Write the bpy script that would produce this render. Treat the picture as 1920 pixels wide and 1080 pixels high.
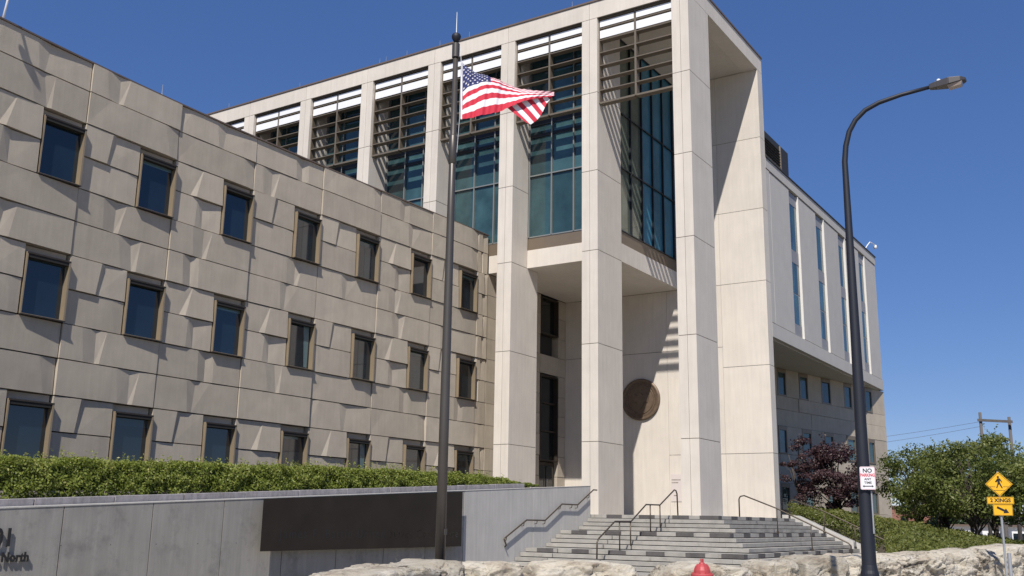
import bpy, math, random
import numpy as np
from mathutils import Vector, Matrix, noise

for o in list(bpy.data.objects):
    bpy.data.objects.remove(o)
SC = bpy.context.scene
COL = SC.collection
random.seed(7)
RNG = np.random.default_rng(7)
G = -1.68                                    # street level; the eye is at z = 0

# ------------------------------------------------------------------ camera
RIGHT = Vector((0.8419792213703506, 0.5392655096254383, 0.01623887031152727))
DOWN = Vector((-0.1088001779426181, 0.19920154995342, -0.973900027608486))
FWD = Vector((-0.5284255028480673, 0.8182367949588747, 0.22639574933111187))
FPX = 1883.35
cam = bpy.data.cameras.new('camera')
cam.sensor_width = 36.0
cam.lens = 36.0 * FPX / 1920.0
cam.clip_start = 0.1
cam.clip_end = 9000
camo = bpy.data.objects.new('camera', cam)
COL.objects.link(camo)
camo.matrix_world = Matrix(((RIGHT.x, -DOWN.x, -FWD.x, 0), (RIGHT.y, -DOWN.y, -FWD.y, 0),
                            (RIGHT.z, -DOWN.z, -FWD.z, 0), (0, 0, 0, 1)))
SC.camera = camo

# ------------------------------------------------------------------ light
SUN = Vector((0.33, -0.80, 1.0)).normalized()      # towards the sun
w = bpy.data.worlds.new('World')
SC.world = w
w.use_nodes = True
nt = w.node_tree
bg = nt.nodes['Background']
sky = nt.nodes.new('ShaderNodeTexSky')
sky.sky_type = 'NISHITA'
sky.sun_disc = False
sky.sun_elevation = math.asin(SUN.z)
sky.sun_rotation = math.atan2(SUN.x, SUN.y)
sky.altitude = 2500
sky.air_density = 1.0
sky.dust_density = 0.0
sky.ozone_density = 3.5
hs = nt.nodes.new('ShaderNodeHueSaturation')
hs.inputs['Saturation'].default_value = 1.15
nt.links.new(sky.outputs[0], hs.inputs['Color'])
sv_ = nt.nodes.new('ShaderNodeSeparateColor'); sv_.mode = 'HSV'
nt.links.new(hs.outputs[0], sv_.inputs[0])
pw = nt.nodes.new('ShaderNodeMath'); pw.operation = 'POWER'; pw.inputs[1].default_value = -0.42
nt.links.new(sv_.outputs[2], pw.inputs[0])
tn = nt.nodes.new('ShaderNodeVectorMath'); tn.operation = 'MULTIPLY'; tn.inputs[1].default_value = (1.20, 1.06, 1.17)
nt.links.new(hs.outputs[0], tn.inputs[0])
sc_ = nt.nodes.new('ShaderNodeVectorMath'); sc_.operation = 'SCALE'
nt.links.new(tn.outputs[0], sc_.inputs[0]); nt.links.new(pw.outputs[0], sc_.inputs[3])
nt.links.new(sc_.outputs[0], bg.inputs[0])
bg.inputs[1].default_value = 0.15
sl = bpy.data.lights.new('sun', 'SUN')
sl.energy = 4.7
sl.angle = math.radians(0.53)
sl.color = (1.0, 0.955, 0.89)
so = bpy.data.objects.new('sun', sl)
COL.objects.link(so)
so.rotation_euler = SUN.to_track_quat('Z', 'Y').to_euler()
so.location = (0, -20, 40)
SC.view_settings.view_transform = 'Standard'
SC.view_settings.look = 'None'
SC.view_settings.exposure = 0.25
SC.view_settings.gamma = 1.0
SC.view_settings.use_curve_mapping = False

# ------------------------------------------------------------------ materials
def new_mat(name):
    m = bpy.data.materials.new(name)
    m.use_nodes = True
    return m, m.node_tree, m.node_tree.nodes['Principled BSDF']

def mat(name, col, rough=0.8, metal=0.0, var=0.0, scale=2.0, stretch=(1, 1, 1), bump=0.0, bscale=30.0,
        ior=1.5, streak=0.0, dirt=None, objvar=0.0, spec=None):
    m, t, p = new_mat(name)
    p.inputs['Roughness'].default_value = rough
    p.inputs['Metallic'].default_value = metal
    p.inputs['IOR'].default_value = ior
    if spec is not None:
        p.inputs['Specular IOR Level'].default_value = spec
    N = t.nodes.new; L = t.links.new
    tc = N('ShaderNodeTexCoord')
    last = None
    def mul(prev, fac_socket, lo, hi):
        mr = N('ShaderNodeMapRange'); mr.inputs[3].default_value = lo; mr.inputs[4].default_value = hi
        mr.inputs[1].default_value = 0.25; mr.inputs[2].default_value = 0.75
        L(fac_socket, mr.inputs[0])
        mx = N('ShaderNodeVectorMath'); mx.operation = 'SCALE'
        if prev is None:
            mx.inputs[0].default_value = col[:3]
        else:
            L(prev, mx.inputs[0])
        L(mr.outputs[0], mx.inputs[3])
        return mx.outputs[0]
    if var > 0:
        mp = N('ShaderNodeMapping'); mp.inputs['Scale'].default_value = stretch
        L(tc.outputs['Object'], mp.inputs[0])
        n = N('ShaderNodeTexNoise'); n.inputs['Scale'].default_value = scale
        n.inputs['Detail'].default_value = 6; n.inputs['Roughness'].default_value = 0.6
        L(mp.outputs[0], n.inputs[0])
        last = mul(last, n.outputs[0], 1 - var, 1 + var)
    if streak > 0:
        mp = N('ShaderNodeMapping'); mp.inputs['Scale'].default_value = (1, 1, 0.06)
        L(tc.outputs['Object'], mp.inputs[0])
        n = N('ShaderNodeTexNoise'); n.inputs['Scale'].default_value = 6.5
        n.inputs['Detail'].default_value = 5; n.inputs['Roughness'].default_value = 0.7
        L(mp.outputs[0], n.inputs[0])
        last = mul(last, n.outputs[0], 1 - streak, 1 + streak)
    if objvar > 0:
        oi = N('ShaderNodeObjectInfo')
        mr = N('ShaderNodeMapRange'); mr.inputs[3].default_value = 1 - objvar; mr.inputs[4].default_value = 1 + objvar
        L(oi.outputs['Random'], mr.inputs[0])
        mx = N('ShaderNodeVectorMath'); mx.operation = 'SCALE'
        if last is None: mx.inputs[0].default_value = col[:3]
        else: L(last, mx.inputs[0])
        L(mr.outputs[0], mx.inputs[3]); last = mx.outputs[0]
    if dirt is not None:
        n = N('ShaderNodeTexNoise'); n.inputs['Scale'].default_value = dirt[1]
        n.inputs['Detail'].default_value = 9; n.inputs['Roughness'].default_value = 0.7
        L(tc.outputs['Object'], n.inputs[0])
        mr = N('ShaderNodeMapRange'); mr.inputs[1].default_value = dirt[2]; mr.inputs[2].default_value = dirt[3]
        L(n.outputs[0], mr.inputs[0])
        mx = N('ShaderNodeMix'); mx.data_type = 'RGBA'
        L(mr.outputs[0], mx.inputs[0])
        if last is None: mx.inputs[6].default_value = (*col[:3], 1)
        else: L(last, mx.inputs[6])
        mx.inputs[7].default_value = (*dirt[0], 1)
        last = mx.outputs[2]
    if last is None:
        p.inputs['Base Color'].default_value = (*col[:3], 1)
    else:
        L(last, p.inputs['Base Color'])
    if bump > 0:
        n = N('ShaderNodeTexNoise'); n.inputs['Scale'].default_value = bscale
        n.inputs['Detail'].default_value = 8
        L(tc.outputs['Object'], n.inputs[0])
        b = N('ShaderNodeBump'); b.inputs['Strength'].default_value = bump; b.inputs['Distance'].default_value = 0.02
        L(n.outputs[0], b.inputs['Height']); L(b.outputs[0], p.inputs['Normal'])
    return m

def leaf_mat(name, cols, trans=0.35, rough=0.45):
    m, t, p = new_mat(name)
    N = t.nodes.new; L = t.links.new
    at_ = N('ShaderNodeAttribute'); at_.attribute_name = 'rnd'
    cr = N('ShaderNodeValToRGB')
    el = cr.color_ramp.elements
    while len(el) < len(cols): el.new(0.5)
    for i, c in enumerate(cols):
        el[i].position = i / (len(cols) - 1); el[i].color = (*c, 1)
    L(at_.outputs['Fac'], cr.inputs[0])
    L(cr.outputs[0], p.inputs['Base Color'])
    p.inputs['Roughness'].default_value = rough
    p.inputs['Specular IOR Level'].default_value = 0.35
    tr = N('ShaderNodeBsdfTranslucent'); L(cr.outputs[0], tr.inputs[0])
    mx = N('ShaderNodeMixShader'); mx.inputs[0].default_value = trans
    L(p.outputs[0], mx.inputs[1]); L(tr.outputs[0], mx.inputs[2])
    L(mx.outputs[0], t.nodes['Material Output'].inputs[0])
    return m

M = {}
M['cream'] = mat('cream_precast', (0.60, 0.545, 0.475), 0.85, var=0.07, scale=0.8, streak=0.075, bump=0.12, bscale=60, objvar=0.045)
M['cream_joint'] = mat('joint_sealant', (0.10, 0.085, 0.07), 0.9)
M['stone'] = mat('tan_precast', (0.425, 0.368, 0.292), 0.9, var=0.10, scale=1.3, streak=0.07, bump=0.25, bscale=45, objvar=0.085)
M['stone_back'] = mat('wall_backing', (0.045, 0.04, 0.035), 0.95)
M['rear'] = mat('pale_grey_precast', (0.47, 0.445, 0.41), 0.88, var=0.05, scale=1.2, streak=0.05, bump=0.15, bscale=50, objvar=0.03)
M['sunlit_stone'] = mat('sunlit_jamb_stone', (0.66, 0.63, 0.58), 0.8)  # whiter than the wall panels: sun on the jambs put into the colour
M['bronze'] = mat('bronze_anodised_metal', (0.20, 0.155, 0.11), 0.45, 0.35, var=0.05, scale=3)
M['frame'] = mat('window_frame_metal', (0.30, 0.235, 0.155), 0.42, 0.3, var=0.05, scale=4)
M['louvre'] = mat('louvre_metal', (0.165, 0.135, 0.10), 0.5, 0.25, var=0.05, scale=3)
M['whitepanel'] = mat('white_louvre_panel', (0.80, 0.80, 0.80), 0.5, var=0.03, scale=4)
M['mullion'] = mat('mullion_metal', (0.26, 0.27, 0.26), 0.4, 0.4)
M['glass'] = mat('tinted_window_glass', (0.008, 0.016, 0.024), 0.03, ior=1.75, var=0.3, scale=0.6)
M['curtain_glass'] = mat('curtain_wall_glass', (0.036, 0.080, 0.088), 0.03, ior=1.65, var=0.5, scale=0.7, objvar=0.4)
M['side_glass'] = mat('side_wall_glass', (0.045, 0.165, 0.245), 0.03, ior=1.45, var=0.3, scale=0.4, objvar=0.25)
M['green_glass'] = mat('greenish_lit_glass', (0.105, 0.125, 0.095), 0.04, ior=1.45, var=0.35, scale=0.6)
M['spandrel'] = mat('grey_spandrel', (0.25, 0.245, 0.25), 0.5)
M['dark_frame'] = mat('dark_bronze_frame', (0.045, 0.034, 0.025), 0.5, 0.2)
M['dark_mullion'] = mat('dark_mullion_metal', (0.02, 0.024, 0.03), 0.4, 0.3)
M['blind'] = mat('blind_behind_glass', (0.10, 0.16, 0.17), 0.08, ior=1.7, var=0.1, scale=5, stretch=(1, 6, 0.1))
M['dim_blind'] = mat('dim_blind_behind_glass', (0.03, 0.05, 0.058), 0.05, ior=1.7, var=0.15, scale=5)
M['door_glass'] = mat('door_glass', (0.010, 0.014, 0.014), 0.05, ior=1.6)
M['coping'] = mat('brown_metal_coping', (0.17, 0.125, 0.10), 0.5, 0.3)
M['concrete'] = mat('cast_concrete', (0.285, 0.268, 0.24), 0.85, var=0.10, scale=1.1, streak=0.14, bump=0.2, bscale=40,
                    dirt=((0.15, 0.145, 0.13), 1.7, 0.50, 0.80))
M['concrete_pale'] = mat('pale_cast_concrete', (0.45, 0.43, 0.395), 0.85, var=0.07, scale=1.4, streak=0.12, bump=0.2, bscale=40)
M['kerbstone'] = mat('purple_grey_kerb_stone', (0.27, 0.25, 0.255), 0.85, var=0.35, scale=3.0, stretch=(1, 3, 1), bump=0.2)
M['step'] = mat('grey_stone_step', (0.315, 0.298, 0.268), 0.85, var=0.18, scale=2.4, bump=0.25, bscale=35, objvar=0.08, dirt=((.17, .155, .13), 3.5, .56, .78))
M['gap'] = mat('dark_joint_and_shade', (0.02, 0.018, 0.016), 0.9)
M['darkblock'] = mat('dark_stone_block', (0.085, 0.078, 0.075), 0.8, var=0.25, scale=4, bump=0.2, objvar=0.12)
M['plate'] = mat('dark_bronze_plate', (0.026, 0.020, 0.015), 0.6, 0.0, var=0.2, scale=1.5, spec=0.2)
M['black'] = mat('black_paint', (0.012, 0.012, 0.012), 0.5)
M['letter'] = mat('dark_letter_metal', (0.03, 0.03, 0.03), 0.5, 0.4)
M['rail'] = mat('bronze_handrail', (0.085, 0.065, 0.048), 0.45, 0.5)
M['pole'] = mat('dark_bronze_flagpole', (0.085, 0.075, 0.066), 0.42, 0.45, var=0.08, scale=2)
M['lamp'] = mat('blue_black_pole_paint', (0.009, 0.011, 0.019), 0.58, 0.0, var=0.1, scale=3)
M['lamphead'] = mat('lamp_head_metal', (0.10, 0.09, 0.085), 0.35, 0.5)
M['lens'] = mat('lamp_lens', (0.35, 0.28, 0.24), 0.25)
M['white'] = mat('white_paint', (0.78, 0.78, 0.78), 0.5)
M['signwhite'] = mat('sign_white', (0.72, 0.70, 0.72), 0.5)
M['red'] = mat('sign_red', (0.55, 0.03, 0.05), 0.6)
M['yellow'] = mat('sign_yellow', (0.80, 0.42, 0.01), 0.5)
M['galv'] = mat('galvanised_steel', (0.42, 0.43, 0.44), 0.45, 0.5, var=0.1, scale=6)
M['hydrant'] = mat('red_hydrant_paint', (0.40, 0.060, 0.062), 0.5, var=0.14, scale=7, bump=0.1, bscale=50,
                   dirt=((0.30, 0.09, 0.07), 9, 0.60, 0.75))
M['medal'] = mat('bronze_medallion', (0.150, 0.105, 0.07), 0.5, 0.35, var=0.25, scale=5, bump=0.35, bscale=14)
M['flagred'] = mat('flag_red', (0.55, 0.018, 0.045), 0.75)
M['flagwhite'] = mat('flag_white', (0.78, 0.76, 0.78), 0.75)
M['flagblue'] = mat('flag_blue', (0.022, 0.03, 0.13), 0.75)
def rock_mat():
    m, t, p = new_mat('limestone')
    N = t.nodes.new; L = t.links.new
    tc = N('ShaderNodeTexCoord')
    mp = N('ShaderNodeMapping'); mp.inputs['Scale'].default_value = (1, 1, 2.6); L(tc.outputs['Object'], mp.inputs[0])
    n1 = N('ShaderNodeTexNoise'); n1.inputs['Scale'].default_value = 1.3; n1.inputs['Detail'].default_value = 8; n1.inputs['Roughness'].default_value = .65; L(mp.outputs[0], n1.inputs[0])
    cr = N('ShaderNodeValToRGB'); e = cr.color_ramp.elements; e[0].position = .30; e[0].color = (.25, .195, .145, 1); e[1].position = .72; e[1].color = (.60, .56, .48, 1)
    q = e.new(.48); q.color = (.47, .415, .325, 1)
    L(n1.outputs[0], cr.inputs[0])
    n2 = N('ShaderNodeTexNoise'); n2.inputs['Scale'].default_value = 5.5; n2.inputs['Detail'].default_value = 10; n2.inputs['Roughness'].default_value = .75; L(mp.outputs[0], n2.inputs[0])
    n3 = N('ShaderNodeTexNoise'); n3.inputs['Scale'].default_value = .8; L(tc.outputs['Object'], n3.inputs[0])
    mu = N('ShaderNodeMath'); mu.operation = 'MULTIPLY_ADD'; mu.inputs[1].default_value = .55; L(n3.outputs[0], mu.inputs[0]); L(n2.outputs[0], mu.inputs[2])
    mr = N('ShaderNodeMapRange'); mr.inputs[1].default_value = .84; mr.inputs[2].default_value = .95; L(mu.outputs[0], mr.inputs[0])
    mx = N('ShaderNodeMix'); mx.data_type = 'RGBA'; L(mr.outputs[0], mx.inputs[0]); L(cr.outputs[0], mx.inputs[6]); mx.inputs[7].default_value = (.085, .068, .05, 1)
    oi = N('ShaderNodeObjectInfo'); m2 = N('ShaderNodeMapRange'); m2.inputs[3].default_value = .78; m2.inputs[4].default_value = 1.12; L(oi.outputs['Random'], m2.inputs[0])
    s2 = N('ShaderNodeVectorMath'); s2.operation = 'SCALE'; L(mx.outputs[2], s2.inputs[0]); L(m2.outputs[0], s2.inputs[3])
    L(s2.outputs[0], p.inputs['Base Color']); p.inputs['Roughness'].default_value = .95
    b = N('ShaderNodeBump'); b.inputs['Strength'].default_value = 1.0; b.inputs['Distance'].default_value = .06; L(n2.outputs[0], b.inputs['Height'])
    L(b.outputs[0], p.inputs['Normal'])
    return m
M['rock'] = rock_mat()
M['bark'] = mat('bark', (0.07, 0.055, 0.045), 0.9, var=0.3, scale=8, bump=0.6, bscale=20)
M['wood'] = mat('weathered_pole_wood', (0.105, 0.095, 0.088), 0.9, var=0.2, scale=3, stretch=(1, 1, .1))
M['brick'] = mat('red_brick', (0.28, 0.13, 0.10), 0.9, var=0.15, scale=2)
M['asphalt'] = mat('asphalt', (0.095, 0.09, 0.085), 0.9, var=0.2, scale=2.5, bump=0.4, bscale=60)
M['pavement'] = mat('pavement_concrete', (0.46, 0.43, 0.38), 0.9, var=0.12, scale=1.5, bump=0.2)
M['soil'] = mat('soil', (0.055, 0.045, 0.03), 0.95, var=0.3, scale=3, bump=0.5)
M['grass'] = mat('dusty_ground', (0.27, 0.24, 0.19), 0.95, var=0.35, scale=0.3, bump=0.4)
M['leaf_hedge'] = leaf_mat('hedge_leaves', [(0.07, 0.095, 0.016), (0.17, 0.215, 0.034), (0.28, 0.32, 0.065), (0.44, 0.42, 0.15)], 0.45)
M['leaf_bank'] = leaf_mat('shrub_leaves', [(0.06, 0.075, 0.016), (0.135, 0.155, 0.032), (0.235, 0.24, 0.065)], 0.42)
M['leaf_tree'] = leaf_mat('tree_leaves', [(0.055, 0.08, 0.018), (0.14, 0.17, 0.04), (0.27, 0.29, 0.09)], 0.48)
M['leaf_dark'] = leaf_mat('dark_tree_leaves', [(0.018, 0.034, 0.012), (0.035, 0.06, 0.018), (0.055, 0.08, 0.026)], 0.25)
M['leaf_plum'] = leaf_mat('plum_leaves', [(0.028, 0.013, 0.015), (0.055, 0.026, 0.029), (0.11, 0.065, 0.066)], 0.2)
M['dark_louvre'] = mat('dark_plant_room_metal', (0.035, 0.032, 0.028), 0.6, 0.3)

# ------------------------------------------------------------------ mesh helpers
class MB:
    def __init__(self):
        self.v = []; self.f = []; self.m = []
    def poly(self, pts, faces, mi=0):
        b = len(self.v); self.v += [tuple(p) for p in pts]
        for f in faces:
            self.f.append(tuple(b + i for i in f)); self.m.append(mi)
        return self
    def box(self, x0, x1, y0, y1, z0, z1, mi=0):
        p = [(x0, y0, z0), (x1, y0, z0), (x1, y1, z0), (x0, y1, z0), (x0, y0, z1), (x1, y0, z1), (x1, y1, z1), (x0, y1, z1)]
        return self.poly(p, [(0, 3, 2, 1), (4, 5, 6, 7), (0, 1, 5, 4), (1, 2, 6, 5), (2, 3, 7, 6), (3, 0, 4, 7)], mi)
    def prism(self, pts2, axis, a0, a1, mi=0):
        """pts2: outline in the two other axes; extruded along axis from a0 to a1"""
        n = len(pts2)
        def mk(p, a):
            return {0: (a, p[0], p[1]), 1: (p[0], a, p[1]), 2: (p[0], p[1], a)}[axis]
        pts = [mk(p, a0) for p in pts2] + [mk(p, a1) for p in pts2]
        fs = [tuple(range(n)), tuple(range(2 * n - 1, n - 1, -1))]
        for i in range(n):
            j = (i + 1) % n
            fs.append((i, i + n, j + n, j))
        return self.poly(pts, fs, mi)
    def tube(self, path, rad, seg=10, mi=0, cap=True):
        path = [Vector(p) for p in path]; n = len(path)
        if not isinstance(rad, (list, tuple)): rad = [rad] * n
        pts = []; prev = None
        for i, p in enumerate(path):
            d = (path[min(i + 1, n - 1)] - path[max(i - 1, 0)]).normalized()
            if prev is None:
                a = Vector((0, 0, 1)) if abs(d.z) < .9 else Vector((1, 0, 0))
                u = d.cross(a).normalized()
            else:
                u = (prev - d * prev.dot(d)).normalized()
            prev = u; v = d.cross(u)
            for k in range(seg):
                t = 2 * math.pi * k / seg
                pts.append(p + (u * math.cos(t) + v * math.sin(t)) * rad[i])
        fs = []
        for i in range(n - 1):
            for k in range(seg):
                a = i * seg + k; b = i * seg + (k + 1) % seg
                fs.append((a, b, b + seg, a + seg))
        if cap:
            fs.append(tuple(range(seg - 1, -1, -1))); fs.append(tuple((n - 1) * seg + k for k in range(seg)))
        return self.poly(pts, fs, mi)
    def lathe(self, prof, c, seg=24, mi=0, axis='z'):
        pts = []
        for r, h in prof:
            for k in range(seg):
                t = 2 * math.pi * k / seg
                a, b = r * math.cos(t), r * math.sin(t)
                if axis == 'z': pts.append((c[0] + a, c[1] + b, c[2] + h))
                elif axis == 'y': pts.append((c[0] + a, c[1] + h, c[2] + b))
                else: pts.append((c[0] + h, c[1] + a, c[2] + b))
        n = len(prof); fs = []
        for i in range(n - 1):
            for k in range(seg):
                a = i * seg + k; b = i * seg + (k + 1) % seg
                fs.append((a, b, b + seg, a + seg) if axis != 'y' else (a, a + seg, b + seg, b))
        fs.append(tuple(range(seg - 1, -1, -1))); fs.append(tuple((n - 1) * seg + k for k in range(seg)))
        return self.poly(pts, fs, mi)
    def build(self, name, mats, parent=None, smooth=False, kind=None, bevel=0.0):
        me = bpy.data.meshes.new(name)
        me.from_pydata(self.v, [], self.f)
        if not isinstance(mats, (list, tuple)): mats = [mats]
        for m in mats: me.materials.append(m if not isinstance(m, str) else M[m])
        if any(self.m): me.polygons.foreach_set('material_index', self.m)
        if smooth: me.polygons.foreach_set('use_smooth', [True] * len(me.polygons))
        me.update()
        o = bpy.data.objects.new(name, me)
        COL.objects.link(o)
        if parent is not None: attach(o, parent)
        if kind: o['kind'] = kind
        if bevel > 0:
            b = o.modifiers.new('bevel', 'BEVEL'); b.width = bevel; b.segments = 2; b.limit_method = 'ANGLE'
        return o

def world_loc(o):
    l = o.location.copy()
    p = o.parent
    return l if p is None else Vector(o.get('_wl', (0, 0, 0)))

def attach(o, parent):
    # geometry is written in world coordinates: cancel the parent's own offset
    o.parent = parent
    root = parent
    off = Vector((0, 0, 0))
    while root is not None:
        if root.type == 'EMPTY': off = root.location.copy()
        root = root.parent
    if parent.type == 'EMPTY':
        o.location = -off
    else:
        o.location = (0, 0, 0)

def thing(name, label, cat, loc=(0, 0, 0), group=None):
    o = bpy.data.objects.new(name, None); COL.objects.link(o)
    o.location = loc; o.empty_display_size = 0.3
    o['label'] = label; o['category'] = cat
    if group: o['group'] = group
    return o

def tag(o, label, cat, group=None, kind=None):
    o['label'] = label; o['category'] = cat
    if group: o['group'] = group
    if kind: o['kind'] = kind
    return o

def struct(o):
    o['kind'] = 'structure'; return o

def ray(px, py):
    return RIGHT * ((px - 960) / FPX) + DOWN * ((py - 540) / FPX) + FWD
def at(px, py, hd):
    """point at horizontal distance hd from the eye"""
    r = ray(px, py); return r * (hd / math.hypot(r.x, r.y))

def text_mesh(body, size, depth=0.004, align='CENTER', bold=0.0, sx=1.0, space=1.0):
    c = bpy.data.curves.new('t', 'FONT'); c.body = body; c.size = size; c.extrude = depth
    c.space_character = space
    c.align_x = align; c.align_y = 'CENTER'; c.offset = bold; c.resolution_u = 3
    o = bpy.data.objects.new('t', c)
    me = bpy.data.meshes.new_from_object(o)
    v = [(p.co.x * sx, p.co.y, p.co.z) for p in me.vertices]; f = [tuple(p.vertices) for p in me.polygons]
    bpy.data.objects.remove(o); bpy.data.curves.remove(c); bpy.data.meshes.remove(me)
    return v, f

def put_local(mb, v, f, o, ex, ey, ez, mi=0):
    mb.poly([o + ex * a + ey * b + ez * c for a, b, c in v], f, mi)

# ------------------------------------------------------------------ foliage
def leaves(name, pts, nrm, size, material, parent=None, rnd=None, seed=0):
    """pts (n,3), one small folded leaf (two triangles) per point"""
    r = np.random.default_rng(seed)
    n = len(pts)
    d = r.normal(size=(n, 3)); d /= np.linalg.norm(d, axis=1)[:, None]
    nn = nrm + r.normal(size=(n, 3)) * 0.75
    nn /= np.linalg.norm(nn, axis=1)[:, None]
    u = np.cross(nn, d); u /= np.linalg.norm(u, axis=1)[:, None] + 1e-9
    v = np.cross(nn, u)
    s = (size * r.uniform(0.6, 1.35, n))[:, None]
    A = pts - u * s; B = pts + v * s * 0.55 + nn * s * .12; C = pts + u * s; D = pts - v * s * 0.55 + nn * s * .12
    V = np.stack([A, B, C, D], 1).reshape(-1, 3)
    me = bpy.data.meshes.new(name)
    me.vertices.add(4 * n); me.vertices.foreach_set('co', V.ravel().astype(np.float32))
    me.loops.add(6 * n)
    idx = np.arange(n)[:, None] * 4 + np.array([0, 1, 2, 0, 2, 3])[None]
    me.loops.foreach_set('vertex_index', idx.ravel().astype(np.int32))
    me.polygons.add(2 * n)
    me.polygons.foreach_set('loop_start', (np.arange(2 * n) * 3).astype(np.int32))
    me.polygons.foreach_set('loop_total', np.full(2 * n, 3, np.int32))
    me.update(calc_edges=True)
    a = me.attributes.new('rnd', 'FLOAT', 'FACE')
    q = r.uniform(0, 1, n) if rnd is None else np.clip(rnd + r.normal(size=n) * .18, 0, 1)
    a.data.foreach_set('value', np.repeat(q, 2).astype(np.float32))
    me.materials.append(material)
    o = bpy.data.objects.new(name, me); COL.objects.link(o)
    if parent is not None: attach(o, parent)
    return o

def tree(name, label, base, height, spread, nblob, nleaf, lsize, lm, seed, group=None, cat='tree',
         trunk_r=0.14, crown0=0.28, stems=1):
    r = np.random.default_rng(seed)
    t = thing(name, label, cat, base, group)
    bx, by, bz = base
    mb = MB(); blobs = []
    for sidx in range(stems):
        off = r.normal(size=2) * (0.12 if stems > 1 else 0)
        lean = r.normal(size=2) * 0.05 * height
        top = (bx + off[0] + lean[0], by + off[1] + lean[1], bz + height * .72)
        mb.tube([(bx + off[0], by + off[1], bz - .1), (bx + off[0] + lean[0] * .3, by + off[1] + lean[1] * .3, bz + height * .3), top],
                [trunk_r, trunk_r * .75, trunk_r * .25], 8)
    brs = MB()
    for k in range(nblob):
        a = r.uniform(0, 2 * math.pi); h = r.uniform(crown0, 0.97)
        prof = math.sin(math.pi * min(1, (h - crown0 + .18) / (1.22 - crown0))) ** .7
        rad = spread * prof * math.sqrt(r.uniform(.15, 1))
        c = np.array([bx + rad * math.cos(a), by + rad * math.sin(a), bz + height * h])
        sz = spread * r.uniform(.10, .32)
        blobs.append((c, sz))
        if k % 2 == 0:
            brs.tube([(bx, by, bz + height * max(.18, h * .45)), tuple((np.array([bx, by, bz + height * h * .75]) + c) / 2), tuple(c)],
                     [trunk_r * .4, trunk_r * .25, trunk_r * .07], 5)
    mb.build('trunk', 'bark', t, smooth=True)
    brs.build('branches', 'bark', t, smooth=True)
    per = nleaf // nblob
    P = []; Nn = []; R = []
    for c, sz in blobs:
        d = r.normal(size=(per, 3)); d /= np.linalg.norm(d, axis=1)[:, None]
        rr = sz * r.uniform(.35, 1.12, per) ** .6
        sq = np.array([1.25, 1.25, .75])
        P.append(c + d * rr[:, None] * sq); Nn.append(d + np.array([0, 0, .5])); R.append(np.full(per, r.uniform(.25, .75)))
    # loose sprays beyond the outline
    k = nblob
    for i in range(k):
        c, sz = blobs[r.integers(len(blobs))]
        d = r.normal(size=3); d[2] = abs(d[2]); d /= np.linalg.norm(d)
        m_ = max(8, per // 14)
        tt = r.uniform(.8, 1.9, m_)
        P.append(c + d * (sz * tt)[:, None] + r.normal(size=(m_, 3)) * sz * .10); Nn.append(np.tile(d, (m_, 1))); R.append(np.full(m_, .7))
    o = leaves('crown', np.concatenate(P), np.concatenate(Nn), lsize, lm, t, np.concatenate(R), seed)
    return t

# ------------------------------------------------------------------ ground, street
def sheet(name, x0, x1, y0, y1, z, m):
    mb = MB(); mb.poly([(x0, y0, z), (x1, y0, z), (x1, y1, z), (x0, y1, z)], [(0, 1, 2, 3)])
    return struct(mb.build(name, m))
sheet('ground', -4000, 4000, -4000, 4000, G - 0.03, 'grass')
sheet('road', -3.0, 9.0, -120, 220, G - 0.14 + 0.135, 'asphalt')
mb = MB(); mb.box(-3.3, -3.0, -120, 220, G - .1, G + .12)
struct(mb.build('kerb', 'concrete_pale', bevel=.02))
# pavement between kerb and boulders, slabs 3 m long near the camera
pv = MB(); pv.box(-12.0, -3.302, -40, 120, G - .1, G + .06)
pvo = struct(pv.build('pavement', 'pavement'))
for k in range(22):
    m_ = MB(); m_.box(-5.6, -3.32, 8 + k * 2.0, 8 + k * 2.0 + 1.97, G + .06, G + .10)
    s_ = m_.build('paving_slab', 'pavement', pvo, bevel=.01)

# ------------------------------------------------------------------ stone-clad wing
def xw(y):
    if y < 25: return -27.75 + .005 * (25 - y) ** 2
    if y < 40.4: return -27.75 + .0009 * (y - 25) ** 2
    return -27.55
wing = thing('stone_clad_wing', 'long tan wing of folded stone panels and bronze framed windows left of the tall columns',
             'building', (-28, 22, G))
mb = MB()
ys = [4 + i * 1.3 for i in range(29)]; ys[-1] = 40.40
for i in range(28):
    a, b = ys[i], ys[i + 1]
    xa, xb = xw(a) - .36, xw(b) - .36
    P = [(-60, a, G), (xa, a, G), (xb, b, G), (-60, b, G), (-60, a, 13.4), (xa, a, 13.4), (xb, b, 13.4), (-60, b, 13.4)]
    mb.poly(P, [(4, 5, 6, 7), (1, 2, 6, 5)])
    mb.poly([(xa, a, 13.4), (xb, b, 13.4), (xb, b, 14.0), (xa, a, 14.0)], [(0, 1, 2, 3)])
mb.poly([(-60, 4, G), (-28, 4, G), (-28, 4, 13.4), (-60, 4, 13.4)], [(0, 1, 2, 3)])
mb.build('backing_wall', 'stone_back', wing)

BAY = [6.66, 10.31, 13.97, 17.64, 21.33, 24.97, 28.60, 32.22, 35.86, 39.50, 40.38]
ZC = [14.05, 13.08, 12.0, 10.93, 9.87, 8.80, 7.72, 6.66, 5.60, 4.53, 3.42, 2.36, 1.30, 0.2, -.7]

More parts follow.
